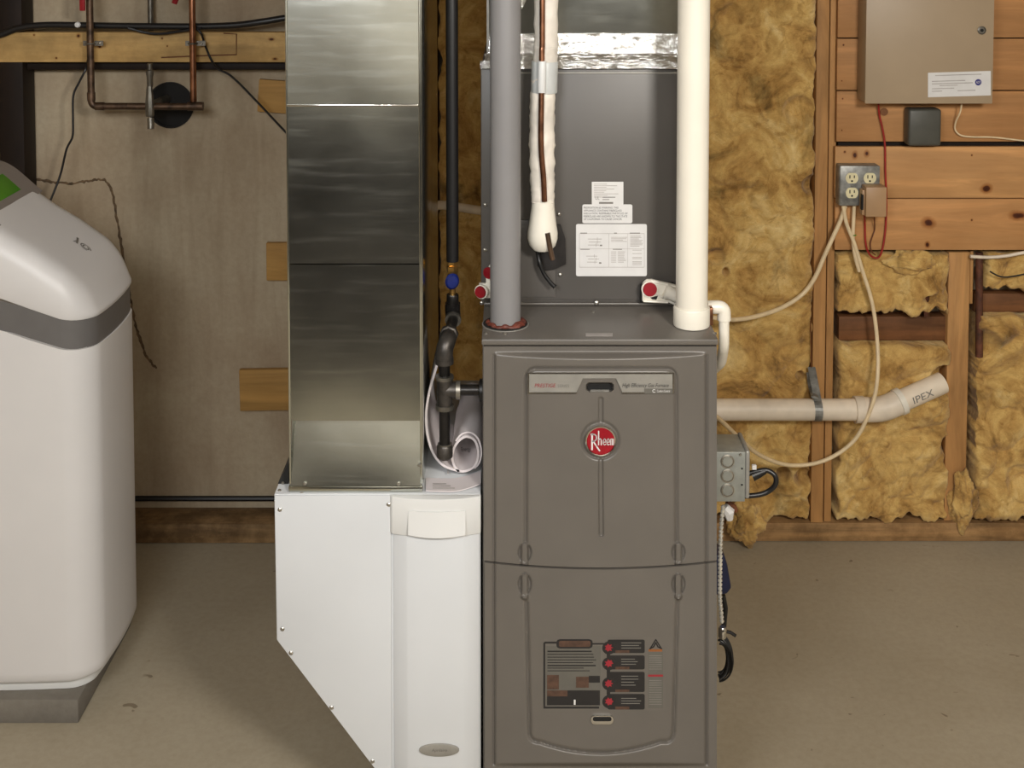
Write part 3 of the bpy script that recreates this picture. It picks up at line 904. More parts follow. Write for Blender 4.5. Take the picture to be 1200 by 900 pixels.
# small chrome badge under the label, paper tag on top plate, dots
c_ = Vector(FNs(705.5, 842.5, 0)); s_ = S(c_.y, 842)
mb = MB().prism(rr_poly(c_.x - 13.2 / s_, c_.x + 13.2 / s_, c_.z - 5.6 / s_, c_.z + 5.6 / s_, 5 / s_), c_.y - 0.004, c_.y + 0.001)
ob = obj('oval_badge', mb, M['chrome'], fur, bevel=0.001)
mb = MB().prism(rr_poly(c_.x - 11 / s_, c_.x + 11 / s_, c_.z - 1.0 / s_, c_.z + 4.2 / s_, 2.4 / s_), c_.y - 0.0046, c_.y - 0.003)
obj('badge_inlay', mb, M['slot'], ob)
def topfn(px, py, d):
    p = hit(px, py, ZT + d); return (p.x, p.y, p.z)
obj('rating_tag', patch(686.5, 718, 390.3, 394.3, 0.0005, fn=topfn), M['faint_print'], fur)
for a in ((569.5, 391), (592, 391.5), (838, 391), (695, 366)):
    screw('screw', hit(a[0], a[1], ZT), fur, 0.0035, (0, 0, 1))
# collar around intake pipe
pi_c = hit(592.3, 380, ZT)
obj('pipe_flange', MB().lathe([(0.043, 0), (0.043, 0.003), (0.030, 0.0035), (0.030, 0)], pi_c, (0, 0, 1), 40), M['slot'], fur)['label'] = 'black rubber pipe flange'
obj('flange_ring', MB().lathe([(0.0455, 0), (0.0455, 0.0012), (0.042, 0.0014)], pi_c, (0, 0, 1), 40), M['silver'], fur)
mb = MB()
pts = [pi_c + Vector((0.0335 * math.cos(a), 0.0335 * math.sin(a), 0.004 + 0.002 * math.sin(a * 7))) for a in linspace(-3.3, 0.5, 40)]
rs_ = [0.0045 * (0.7 + 0.5 * abs(math.sin(k * 0.8)) + (0.6 if 22 < k < 36 else 0)) for k in range(40)]
mb.tube(pts, rs_, 8)
obj('sealant_bead', mb, M['orange'], fur)['label'] = 'reddish brown sealant around pipe'
# plinth under the furnace
tag(obj('plinth', MB().box(fxl, fxr + 0.02, YF + 0.03, YFB, 0.0, ZFB - 0.001), M['block'], bevel=0.005), 'low concrete plinth under the grey furnace', 'plinth')

# ------------------------------------------------------------------ cooling coil case and plenum above it
YC = hit(700, 357.5, ZT).y
cl, cr_ = P(563.5, 220, YC).x, P(563.5, 220, YC).x + 0.447
zct = P(700, 79, YC).z
YCB = YC + 0.5
coil = thing('coil_case', 'dark grey cooling coil case with white paper labels standing on the furnace', 'coil case', ((cl + cr_) / 2, (YC + YCB) / 2, ZT))
obj('casing', MB().box(cl, cr_, YC, YCB, ZT + 0.001, zct), M['coil'], coil, bevel=0.003)
xx = lambda px, py: P(px, py, YC).x
zz = lambda py: P(700, py, YC).z
obj('front_panel', MB().box(xx(577, 220), cr_ - 0.012, YC - 0.004, YC, zz(350.5), zz(84)), M['coil'], coil, bevel=0.0015)
obj('access_plate', MB().box(xx(577, 300), xx(651, 300), YC - 0.007, YC - 0.004, zz(347), zz(257)), M['coil'], coil, bevel=0.001)
obj('base_flange', MB().box(xx(567, 350), cr_ - 0.002, YC - 0.009, YC, ZT + 0.002, zz(353.5)), M['furnace'], coil, bevel=0.002)
obj('top_bead', MB().box(xx(577, 85), cr_ - 0.02, YC - 0.006, YC, zz(86), zz(84.2)), M['silver'], coil, bevel=0.0005)
for a in ((568.5, 240), (568.5, 293), (564.5, 355), (655, 251), (656.5, 322)):
    screw('screw', P(a[0], a[1], YC - 0.0045 if a[0] > 600 else YC), coil, 0.0042)
screw('screw', P(699, 355, YC - 0.009), coil, 0.005)
cf = pfn(YC - 0.0043)
def sheet(name, a, parent, mat='white_print', th=0.0006, r=2, fn=cf): return obj(name, patch(*a, th, fn=fn, r=r), M[mat], parent)
s1 = sheet('rating_label', (693.5, 730.5, 213, 239.5), coil, 'white_print', 0.0005, 0.5); s1['label'] = 'small pale rating label'
mb = MB()
for k in range(9):
    y = 215.3 + 1.9 * k
    patch(696, 696 + rl.uniform(12, 31), y, y + 0.7, 0.0009, fn=cf, mb=mb, n=2)
obj('print_line', mb, M['faint_print'], s1)
mb = text('UL', cf, 697.5, 702.5, 234, 230, th=0.0009); patch(702, 718.5, 236.6, 238.8, 0.0009, fn=cf, mb=mb, n=2); patch(706, 721, 230.6, 231.5, 0.0009, fn=cf, mb=mb, n=2); patch(706, 714, 233.4, 234.2, 0.0009, fn=cf, mb=mb, n=2)
obj('lettering', mb, M['grey_print'], s1)
s2 = sheet('safety_label', (682.5, 741, 239.5, 261.5), coil, th=0.0008); s2['label'] = 'white label with bold health warning'
rows = ['PROPOSITION 65 WARNING: THIS', 'APPLIANCE CONTAINS FIBERGLASS', 'INSULATION. RESPIRABLE PARTICLES OF', 'FIBERGLASS ARE KNOWN TO THE STATE', 'OF CALIFORNIA TO CAUSE CANCER.']
wd = (724.5, 728.5, 735.5, 735, 729)
mb = MB()
for k, (t, w_) in enumerate(zip(rows, wd)):
    y = 244.4 + 3.35 * k
    text(t, cf, 684, w_, y, y - 2.3, mb=mb, th=0.0011)
obj('lettering', mb, M['dark_print'], s2)
s3 = sheet('wiring_diagram', (675, 758, 262.5, 323.5), coil, th=0.0008); s3['label'] = 'large white wiring diagram sheet'
mb = MB()
def hl(x0, x1, y, w=0.5): patch(x0, x1, y - w / 2, y + w / 2, 0.0011, fn=cf, mb=mb, n=2)
def vl(x, y0, y1, w=0.5): patch(x - w / 2, x + w / 2, y0, y1, 0.0011, fn=cf, mb=mb, n=2)
hl(679, 755, 273.6); hl(679, 755, 313, .6); hl(679, 755, 291.5, .4); vl(713.5, 273.6, 313, .4); vl(679, 273.6, 313, .4); vl(755, 273.6, 313, .4); vl(735.5, 273.6, 313, .3)
for (y, a, b) in ((280, 689, 705), (283.5, 690, 704), (287, 689, 702), (300, 687, 700), (303.5, 689, 702), (307, 688, 700)):
    hl(a, b, y, .7); vl((a + b) / 2 + 3, y - 2, y + 2, .5)
for k in range(4): hl(716, 716 + rl.uniform(12, 19), 278 + 1.6 * k, .7)
for k in range(8): hl(738.5, 738.5 + rl.uniform(9, 15), 276.5 + 1.7 * k, .7)
for k in range(7): hl(716, 722, 295 + 2 * k, .7); hl(724, 724 + rl.uniform(7, 11), 295 + 2 * k, .7)
for y in (293, 297, 301.5, 303, 306.5, 308, 310): hl(741, 752, y, .7)
obj('diagram_print', mb, M['faint_print'], s3)
mb = MB()
for a, b, y in ((680, 688, 273), (719.5, 723, 273), (738, 750, 273), (680, 691, 292), (718, 729, 292)): hl(a, b, y, .9)
for x, y in ((703, 287.4), (702, 308)): patch(x, x + 2.6, y - .8, y + .8, 0.0013, fn=cf, mb=mb, n=2)
obj('diagram_heading', mb, M['grey_print'], s3)

pl = P(571.5, 30, YC + 0.012).x; pr = cr_ - 0.012
ple = thing('plenum', 'galvanised supply plenum above the coil case with shiny foil tape', 'duct', ((pl + pr) / 2, YC + 0.25, zct))
obj('sheet_metal', MB().box(pl, pr, YC + 0.012, YCB - 0.01, zct + 0.001, ZC - 0.002), M['plenum'], ple, bevel=0.002)
# crumpled foil tape: a vertical band and a flared skirt
def foil_strip(py0, py1, y0, y1, x0, x1, seed, amp=0.0016):
    za, zb_ = P(700, py0, YC).z, P(700, py1, YC).z
    def f(u, v):
        t = v; y = y0 + (y1 - y0) * t
        n_ = noise.fractal(Vector((u * 34, v * 4, seed)), .9, 2, 4)
        return (u, y - 0.0012 - amp * abs(n_), za + (zb_ - za) * t + 0.0012 * noise.noise(Vector((u * 20, 3, seed))))
    mb = MB().grid(f, linspace(x0, x1, 110), linspace(0, 1, 14))
    k = len(mb.v)
    mb.v += [(x, y + 0.004, z) for x, y, z in mb.v]
    n = 110
    for i in range(n - 1):
        mb.f.append((i, i + 1, k + i + 1, k + i)); mb.f.append((13 * n + i, k + 13 * n + i, k + 13 * n + i + 1, 13 * n + i + 1))
    return mb
obj('foil_tape', foil_strip(40, 64, YC + 0.011, YC + 0.010, pl - 0.001, pr + 0.001, 1), M['foil'], ple)
obj('foil_skirt', foil_strip(63, 71, YC + 0.010, YC - 0.003, pl - 0.006, pr + 0.006, 2, 0.003), M['foil'], ple)
obj('foil_skirt', foil_strip(71, 79.5, YC - 0.003, YC - 0.012, cl - 0.001, cr_ + 0.001, 3, 0.001), M['foil'], ple)
obj('corner_bead', MB().box(pl - 0.002, pl + 0.003, YC + 0.008, YC + 0.014, zct + 0.03, ZC - 0.003), M['silver'], ple)
mb = MB(); 
p1_, p2_ = P(612, 9, YC + 0.010), P(617, 0, YC + 0.010)
mb.add([P(610, 0, YC + 0.0108), P(617, 0, YC + 0.0108), P(611.5, 11, YC + 0.0108)], [(0, 1, 2)])
obj('foil_scrap', mb, M['foil'], ple)
# ------------------------------------------------------------------ vertical pipes in front of the coil case
r2 = 0.0302
def vpath(c, z0, z1): return [(c.x, c.y, z0), (c.x, c.y, z1)]
ip = thing('intake_pipe', 'painted grey plastic intake pipe rising from the left of the furnace top', 'pipe', pi_c)
obj('pipe', MB().tube(vpath(pi_c, ZT + 0.001, ZC - 0.002), 0.0296, 40), M['pvcgrey'], ip)
pe_c = hit(810.3, 381.5, ZT)
ep = thing('exhaust_pipe', 'thick white plastic exhaust pipe rising from the right of the furnace top', 'pipe', pe_c)
obj('pipe', MB().tube(vpath(pe_c, ZT + 0.001, ZC - 0.002), 0.0306, 40), M['pvcwhite'], ep)
zc1 = ZT + 0.044
obj('coupling', MB().lathe([(0.0345, 0.0015), (0.0352, 0.004), (0.0352, 0.035), (0.0340, 0.038), (0.0306, 0.0385)], pe_c, (0, 0, 1), 40), M['pvcwhite'], ep)

# small condensate pipe right of the exhaust
yq = pe_c.y + 0.03
cdp = thing('condensate_pipe', 'narrow white drain pipe with elbow beside the thick exhaust pipe', 'pipe', P(848, 420, yq))
a0 = P(812, 360, yq + 0.0); a1 = P(848.5, 360, yq); a2 = P(848.5, 405, yq); a3 = P(845, 425, yq + 0.05)
obj('pipe', MB().tube(fillet([a0, a1, a2, a3, P(832, 436, yq + 0.12)], 0.016, 8), 0.0103, 20), M['pvcwhite'], cdp)
e0, e1, e2 = P(829, 360, yq), P(848.5, 360, yq), P(848.5, 375, yq)
obj('elbow', MB().tube(fillet([e0, e1, e2], 0.019, 10), 0.0132, 24), M['pvcwhite'], cdp)
mb = MB(); q0 = hit(835, 388, ZT)
mb.box(q0.x - 0.002, q0.x + 0.006, q0.y + 0.03, q0.y + 0.05, ZT + 0.001, ZT + 0.034)
tag(obj('copper_clip', mb, M['copper'], bevel=0.001), 'small copper clip between exhaust pipe and drain pipe', 'clip')

# drain fittings with red plugs
def drain(cx, cy, Y, label, right=True):
    t = thing('drain_fitting', label, 'fitting', P(cx, cy + 12, Y), 'white drain fittings with red plugs')
    mb = MB()
    if right:
        pl_ = [(752.5, 338), (753.5, 332), (758, 328.2), (764, 328), (790, 334), (800, 338), (800, 362), (784, 355), (752.5, 353.5)]
        mb.prism([(P(a, b, Y).x, P(a, b, Y).z) for a, b in pl_], Y, Y + 0.01)
        obj('body', mb, M['pvcwhite'], t, bevel=0.002)
        mb = MB()
        pp = [P(a, b, Y - 0.003) for a, b in ((754, 352.5), (754, 338), (757, 331), (764, 329.5), (792, 336))]
        mb.tube(pp, 0.0018, 8); mb.tube([P(754, 353, Y - .003), P(783, 354.5, Y - .003)], 0.002, 8); mb.tube([P(769, 343, Y - .003), P(783, 354, Y - .003)], 0.0016, 8)
        obj('rib', mb, M['pvcwhite'], t)
        mb = MB().tube([P(780, 341, Y - 0.004), P(800, 350, Y - 0.008)], 0.0135, 20)
        mb.tube([P(779, 340.5, Y - 0.004), P(783, 342.4, Y - 0.004)], 0.0155, 20)
        obj('threaded_stub', mb, M['pvcwhite'], t)
        obj('gasket', MB().prism([(P(a, b, Y).x, P(a, b, Y).z) for a, b in ((751, 335), (790, 333), (790, 357), (750.5, 356))], Y + 0.01, Y + 0.015), M['slot'], t)
        obj('gap', MB().prism([(P(a, b, Y).x, P(a, b, Y).z) for a, b in ((762, 348.5), (771, 346.5), (769, 351.2), (764, 350.6))], Y - 0.001, Y), M['slot'], t)
    c_ = P(cx, cy, Y - 0.001)
    rr_ = 0.0142 if right else 0.012
    obj('plug', MB().lathe([(rr_, 0), (rr_, 0.006), (rr_ * 0.93, 0.0085), (0, 0.009)], c_, (0, -1, 0) if right else (-0.5, -1, 0), 28), M['redcap'], t)['label'] = 'red plug'
    obj('plug_collar', MB().lathe([(rr_ * 1.18, -0.002), (rr_ * 1.18, 0.004), (rr_ * 1.0, 0.0045)], c_, (0, -1, 0) if right else (-0.5, -1, 0), 28), M['pvcwhite'], t)
    return t
drain(761.3, 338.3, YC - 0.028, 'white drain fitting with red plug left of exhaust pipe base')
t = drain(564.6, 341.5, YC - 0.04, 'white drain fitting with red plug sticking out left of the intake pipe', False)
mb = MB(); Y_ = YC - 0.038
mb.prism([(P(a, b, Y_).x, P(a, b, Y_).z) for a, b in ((561, 333), (569.5, 333), (569.5, 322), (573, 312), (580, 312), (580, 350), (563, 350))], Y_ + 0.002, Y_ + 0.014)
obj('body', mb, M['pvcwhite'], t, bevel=0.002)
c_ = P(573.4, 319.5, Y_)
obj('plug', MB().lathe([(0.0115, 0), (0.0115, 0.005), (0, 0.006)], c_, (-0.7, -1, 0), 24), M['redcap'], t)['label'] = 'red plug'

# ------------------------------------------------------------------ refrigerant lines
YR = YC - 0.048
def lump_tube(pts, rad, n=22, seed=1, amp=0.0015):
    pth = smooth_path(pts, 14)
    m = len(pth)
    rr_ = []
    for i in range(m):
        t = i / (m - 1) * (len(rad) - 1); k = min(int(t), len(rad) - 2); f = t - k
        rr_.append(rad[k] * (1 - f) + rad[k + 1] * f + amp * noise.noise(Vector((i * 0.55, seed, 0))))
    mb = MB().tube(pth, rr_, n)
    mb.v = [(x + amp * .8 * noise.noise(Vector((x, y, z)) * 60), y + amp * noise.noise(Vector((x + 3, y, z)) * 70), z) for x, y, z in mb.v]
    return mb
sl = thing('suction_line', 'white wrapped suction line ending in a rounded bulb before the coil case', 'pipe', P(636, 295, YR))
top = P(638.5, 0, YR); top.z = ZC - 0.003
obj('insulation_sleeve', lump_tube([top, P(640, 0, YR), P(639.5, 60, YR), P(636, 110, YR), P(635, 170, YR), P(636, 225, YR), P(636, 240, YR)], [0.0235, 0.0235, 0.0235, 0.0245, 0.0255, 0.0235, 0.0215], amp=0.0028), M['jacket'], sl)
b0 = P(636.5, 226, YR); b1 = P(635.5, 296, YR)
prof = [(0.0200, 0.0), (0.0218, 0.008), (0.0232, 0.03), (0.0272, 0.062), (0.0302, 0.080), (0.0300, 0.092), (0.0262, 0.105), (0.0175, 0.1145), (0.0, 0.118)]
obj('end_bulb', MB().lathe(prof, b0, b1 - b0, 32), M['pvcwhite'], sl)
c_ = P(638, 90, YR)
obj('wrap_tape', MB().lathe([(0.0258, -0.031), (0.0262, -0.03), (0.0262, 0.03), (0.0258, 0.031)], c_, (0.02, 0, 1), 32), M['tape'], sl)
c_ = P(635, 90, YR - 0.027)
obj('wrap_tape', MB().lathe([(0.0078, -0.031), (0.0082, -0.03), (0.0082, 0.03), (0.0078, 0.031)], c_, (0.02, 0, 1), 20), M['whiteplastic'], sl)
ll = thing('liquid_line', 'thin bare copper line running down the front of the white wrapped pipe', 'pipe', P(635, 295, YR - 0.03))
tp = P(634.5, 0, YR - 0.0265); tp.z = ZC - 0.004
obj('upper_run', MB().tube(smooth_path([tp, P(635.5, 0, YR - 0.0265), P(635, 60, YR - 0.0265), P(634.5, 110, YR - 0.0285), P(634, 170, YR - 0.029), P(637, 210, YR - 0.028), P(638, 236, YR - 0.0265)], 8), 0.0056, 14), M['copper'], ll)
mb = MB().tube([P(641.5, 273, YR - 0.0285), P(643.5, 285, YR - 0.029), P(647.5, 304, YR - 0.024)], 0.0052, 14)
obj('stub', mb, M['oldcopper'], ll)
# foam pad on the case and black tube hanging from it
mb = MB()
pad_poly = [(646, 262), (657, 263), (662.5, 280), (663, 309), (650, 315), (636, 317), (629.5, 311), (632, 290)]
mb.prism([(P(a, b, YC - 0.008).x, P(a, b, YC - 0.008).z) for a, b in pad_poly], YC - 0.013, YC - 0.0071)
tag(obj('foam_pad', mb, M['pad'], bevel=0.001), 'black foam pad on the coil case behind the copper stub', 'pad')
yt = YC - 0.03
tag(obj('sensor_bulb_tube', MB().tube(smooth_path([P(630, 292, yt + .012), P(632, 306, yt), P(637, 320, yt), P(645, 331, yt), P(650, 336, yt)], 6), [0.0042] * 24 + [0.0058]), M['blackrub']), 'short black tube dangling below the white bulb', 'tube')

# ------------------------------------------------------------------ return duct (left)
ZCAB = P(400, 580.5, YF).z
YD = hit(400, 576, ZCAB).y
dx0, dx1 = P(338.3, 480, YD).x, P(494.6, 480, YD).x
YDB = YD + 0.52
du = thing('return_duct', 'tall galvanised return duct rising from the white cabinet', 'duct', ((dx0 + dx1) / 2, (YD + YDB) / 2, ZCAB))
zd = lambda py: P(415, py, YD).z
obj('duct_body', MB().box(dx0, dx1, YD + 0.032, YDB, ZCAB + 0.001, ZC - 0.002), M['duct'], du, bevel=0.001)
def dpanel(pya, pyb, ya, yb, name='duct_panel'):        # slightly tilted, slightly dished front sheet
    za, zb_ = zd(pya), zd(pyb)
    def f(u, v):
        x = dx0 + 0.0015 + (dx1 - dx0 - 0.003) * u
        z = zb_ + (za - zb_) * v
        y = YD + yb + (ya - yb) * v - 0.0012 * math.sin(math.pi * u) * math.sin(math.pi * v) + 0.0006 * noise.noise(Vector((x * 9, z * 7, pya)))
        return (x, y, z)
    mb = MB().grid(f, linspace(0, 1, 24), linspace(0, 1, 36))
    k = len(mb.v); n = 24
    mb.add([f(0, 0), f(1, 0), f(1, 1), f(0, 1)] and [], [])
    bd = list(range(n)) + [j * n + n - 1 for j in range(1, 36)] + [35 * n + i for i in range(n - 2, -1, -1)] + [j * n for j in range(34, 0, -1)]
    mb.v += [(mb.v[i][0], YD + 0.034, mb.v[i][2]) for i in bd]
    m = len(bd)
    mb.f += [(bd[i], k + i, k + (i + 1) % m, bd[(i + 1) % m]) for i in range(m)]
    return obj(name, mb, M['duct'], du)
TILT = dict(a=0.006, b=0.0, c=0.0, d=0.010)
dpanel(-110, 122, 0.006, -0.001)
dpanel(124.5, 309, 0.0, 0.001)
dpanel(310.3, 493, 0.001, 0.0)
dpanel(494, 569, 0.027, -0.003)
obj('drive_cleat', MB().box(dx0 + 0.002, dx1 - 0.005, YD - 0.0035, YD + 0.001, zd(124.8), zd(122.2)), M['chrome'], du, bevel=0.001)
obj('base_flange', MB().box(dx0 - 0.001, dx1 + 0.001, YD - 0.006, YD + 0.003, zd(575.5), zd(568.5)), M['duct'], du, bevel=0.002)
for sx in (dx0, dx1 - 0.004):
    obj('corner_seam', MB().box(sx, sx + 0.004, YD - 0.002, YD + 0.002, zd(568), ZC - 0.003), M['duct'], du, bevel=0.001)
for a in ((491.5, 545), (357, 567), (467, 567)): screw('screw', P(a[0], a[1], YD - 0.0045), du, 0.0035)
g0 = YD + 0.03
mb = MB().prism([(P(325.5, 571, g0).x, ZCAB + 0.001), (P(338, 543, g0).x, P(338, 543, g0).z), (P(338, 571, g0).x, ZCAB + 0.001)], g0, g0 + 0.42)
obj('flared_side', mb, M['groove'], du)
screw('screw', P(331.5, 566, g0), du, 0.003)

# ------------------------------------------------------------------ white filter cabinet
fx = lambda px, py=650: P(px, py, YF).x
fz = lambda py, px=450: P(px, py, YF).z
YK = YF + 0.006
cxr = fxl - 0.004
cab = thing('filter_cabinet', 'white return cabinet with slanted lower side left of furnace', 'cabinet', (fx(440), YF + 0.3, 0.0))
pts = [(fx(320.5, 580), ZCAB), (cxr, ZCAB), (cxr, 0.0), (fx(500, 939), 0.0), (fx(466, 939), fz(939)), (fx(323.4, 752), fz(752))]
mb = MB().prism(pts, YK, YK + 0.58)
obj('body', mb, M['whitecab'], cab, bevel=0.002)
mb = MB().prism([(fx(321.5, 580), ZCAB - .002), (fx(458, 580), ZCAB - .002), (fx(459, 926), fz(928)), (fx(324.4, 752), fz(751))], YK - 0.004, YK)
obj('side_panel', mb, M['whitecab'], cab, bevel=0.0012)
for a in ((328, 597), (455.5, 591), (331, 737), (341, 765), (388.5, 829), (436.5, 892)): screw('screw', P(a[0], a[1], YK - 0.004), cab, 0.0042)
for a in ((327.5, 575.5), (353.5, 577.5), (466, 576.5)): screw('screw', hit(a[0], a[1] - 0.5, ZCAB), cab, 0.0035, (0, 0, 1))
# filter door with bevelled sides
def plan_sweep(offs, z0, z1, back):
    ptz = [(fx(p_, 700), YK - o_) for p_, o_ in offs]
    poly = ptz + [(ptz[-1][0], back), (ptz[0][0], back)]
    return prism_z(MB(), poly, z0, z1)
dofs = [(460.5, 0.001), (462, 0.003), (476, 0.0150), (479, 0.0165), (495, 0.0172), (511, 0.0175), (527, 0.0172), (543, 0.0165), (546, 0.0150), (561, 0.004), (562.5, 0.001)]
dr = obj('filter_door', plan_sweep(dofs, 0.03, fz(612), YK), M['whitecab'], cab, bevel=0.0006)
cofs = [(457.5, 0.004), (460, 0.010), (478, 0.018), (495, 0.0215), (512, 0.0225), (529, 0.0215), (546, 0.018), (563.2, 0.008), (563.8, 0.003)]
cap_ = obj('door_cap', plan_sweep(cofs, fz(624.5), ZCAB - 0.0005, YK), M['whiteplastic'], cab, bevel=0.0015)
hx0, hx1 = fx(479.5), fx(546)
def hpad(u, v):
    x = hx0 + (hx1 - hx0) * u
    t = 4 * u * (1 - u)
    zt_ = fz(594.5) ; zb_ = fz(620.5) - 0.003 * t
    return (x, YK - 0.0195 - 0.0065 * t - 0.008 * (1 - v), zb_ + (zt_ - zb_) * v)
mb = MB().grid(hpad, linspace(0, 1, 24), linspace(0, 1, 10))
k = len(mb.v); n = 24; bd = list(range(n)) + [j * n + n - 1 for j in range(1, 10)] + [9 * n + i for i in range(n - 2, -1, -1)] + [j * n for j in range(8, 0, -1)]
mb.v += [(mb.v[i][0], YK - 0.012, mb.v[i][2]) for i in bd]; m_ = len(bd)
mb.f += [(bd[i], k + i, k + (i + 1) % m_, bd[(i + 1) % m_]) for i in range(m_)]
obj('handle', mb, M['whiteplastic'], cap_)
oc = Vector((fx(515, 873), YK - 0.0180, fz(873.5))); so = S(oc.y, 873)
def ell(rx, rz, y0, y1, c=oc, n=40): return MB().prism([(c.x + rx * math.cos(2 * math.pi * k / n), c.z + rz * math.sin(2 * math.pi * k / n)) for k in range(n)], y0, y1)
bo = obj('oval_badge', ell(23.5 / so, 7.6 / so, oc.y - 0.003, oc.y + 0.003), M['silver'], dr, bevel=0.001)
mb = ell(20 / so, 5.8 / so, oc.y - 0.0034, oc.y - 0.0028)
text('Aprilaire', lambda x, y, d: (oc.x + x / so, oc.y - 0.0036 - d, oc.z + y / so), -9, 9, -2.2, 2.6, mb=mb, shear=0.2, th=0.0002)
mb2 = text('Aprilaire', lambda x, y, d: (oc.x + x / so, oc.y - 0.0036 - d, oc.z + y / so), -9, 9, -2.2, 2.6, shear=0.2, th=0.0002)
obj('badge_lettering', mb2, M['grey_print'], dr)['label'] = 'small grey script lettering'

# ------------------------------------------------------------------ rolled papers on the cabinet
YP = YF + 0.075
def paper_roll(curve, y0, y1, th=0.0012, label=''):
    pts = smooth_path([P(a, b, y0) for a, b in curve], 8)
    n = len(pts)
    mb = MB()
    outl = []
    for i, p in enumerate(pts):
        a = pts[max(0, i - 1)]; b = pts[min(n - 1, i + 1)]
        t = Vector((b.x - a.x, 0, b.z - a.z)).normalized(); nn = Vector((t.z, 0, -t.x))
        outl.append((p + nn * th, p - nn * th))
    for y in (y0, y1):
        for a, b in outl: mb.v += [(a.x, y, a.z), (b.x, y, b.z)]
    K = 2 * n
    for i in range(n - 1):
        a = 2 * i
        mb.f += [(a, a + 2, a + 3, a + 1), (K + a, K + a + 1, K + a + 3, K + a + 2), (a, K + a, K + a + 2, a + 2), (a + 1, a + 3, K + a + 3, K + a + 1)]
    mb.f += [(0, 1, K + 1, K), (2 * n - 2, K + 2 * n - 2, K + 2 * n - 1, 2 * n - 1)]
    return mb
rollc = [(538, 553), (532, 545), (530, 533), (535, 520), (545, 512), (556, 516), (560.5, 530), (557, 545), (546, 552), (534, 551), (519, 545), (508, 532), (501, 510), (499.5, 485), (503, 460), (510, 435), (513, 424)]
pr_ = thing('rolled_papers', 'thick roll of white papers lying on the cabinet beside the furnace', 'paper', P(540, 556, YP))
obj('outer_sheets', paper_roll(rollc, YP, YP + 0.2, 0.0022), M['paper'], pr_)
roll2 = [(534, 517), (541, 509), (551, 507), (560, 514), (563.8, 528), (562, 541), (556, 549)]
obj('inner_sheets', paper_roll(roll2, YP + 0.004, YP + 0.26, 0.0016), M['paper'], pr_)
mb = text('Energy', lambda x, y, d: (P(x, y, YP + 0.03).x, YP + 0.03 - d, P(x, y, YP + 0.03).z), 541, 552, 530, 524, shear=0.1)
obj('lettering', mb, M['dark_print'], pr_)
# loose sheet lying flat in front of the roll, curling at its right end
def flat(u, v):
    px_ = 499 + 64.5 * u; fr = 577.5 + 1.0 * math.sin(u * 3) - 15 * max(0, u - 0.45) ** 1.4
    p = hit(px_, fr - 1.0 - 17 * v, ZCAB + 0.0022)
    return (p.x, p.y, ZCAB + 0.0022 + 0.014 * max(0, u - 0.5) ** 2 + 0.003 * (1 - v))
mb = MB().grid(flat, linspace(0, 1, 24), linspace(0, 1, 12))
k = len(mb.v); mb.v += [(x, y, z - 0.0018) for x, y, z in mb.v]
f0 = list(mb.f); mb.f += [tuple(i + k for i in reversed(f)) for f in f0]
for i in range(23): mb.f.append((i, i + k, i + 1 + k, i + 1)); b_ = 11 * 24 + i; mb.f.append((b_, b_ + 1, b_ + 1 + k, b_ + k))
for j in range(11): a_ = j * 24; mb.f.append((a_, a_ + 24, a_ + 24 + k, a_ + k)); a_ += 23; mb.f.append((a_, a_ + k, a_ + 24 + k, a_ + 24))
lf = tag(obj('leaflet', mb, M['paper'], ang=60), 'flat white leaflet with faint print on cabinet top under the roll', 'paper')
def lfn(x, y, d): p = hit(x, y, ZCAB + 0.006); return (p.x, p.y, ZCAB + 0.0062 + d)
mb = MB()
for k_ in range(3): patch(507, 507 + 16 + 5 * k_, 566.5 + 2.6 * k_, 567.4 + 2.6 * k_, 0.0004, fn=lfn, mb=mb, n=3)
patch(524, 526, 551, 555, 0.0004, fn=lfn, mb=mb, n=2)
obj('print_line', mb, M['faint_print'], lf)

# ------------------------------------------------------------------ gas pipe
YG, YG2 = YF + 0.22, YF + 0.045
gp = thing('gas_pipe', 'black gas pipe with blue valve handle between duct and coil case', 'pipe', P(522, 537, YG2))
gx = P(530, 200, YG).x
G = lambda px, py, y=YG: P(px, py, y)
gt = Vector((gx, YG, ZC - 0.003))
pz = lambda py, y=YG: P(530, py, y).z
V = lambda py: Vector((gx, YG, pz(py)))
obj('coated_tube', MB().tube([gt, V(306)], 0.0125, 20), M['blackcable'], gp)
obj('brass_nut', MB().lathe([(0.011, 0), (0.0125, 0.003), (0.0125, 0.014), (0.0095, 0.016), (0.0115, 0.018), (0.0115, 0.024)], V(320), (0, 0, 1), 6), M['brass'], gp)
hb = V(327)
mb = MB().lathe([(0.0, -0.004), (0.011, -0.004), (0.0145, 0), (0.011, 0.004), (0, 0.0045)], hb + Vector((0, -0.017, 0)), (0.25, -1, 0.0), 20)
mb.v = [(x, y, hb.z + (z - hb.z) * 1.15) for x, y, z in mb.v]
obj('valve_handle', mb, M['blue'], gp)['label'] = 'blue valve handle'
obj('valve_body', MB().lathe([(0.009, 0), (0.012, 0.006), (0.012, 0.022), (0.009, 0.028)], V(336), (0, 0, 1), 12), M['brass'], gp)
obj('valve_outlet', MB().tube([V(335), V(346)], 0.0065, 14), M['brass'], gp)
obj('coupling', MB().lathe([(0.0115, 0), (0.0125, 0.002), (0.0125, 0.02), (0.0115, 0.022)], V(357), (0, 0, 1), 20), M['blackiron'], gp)
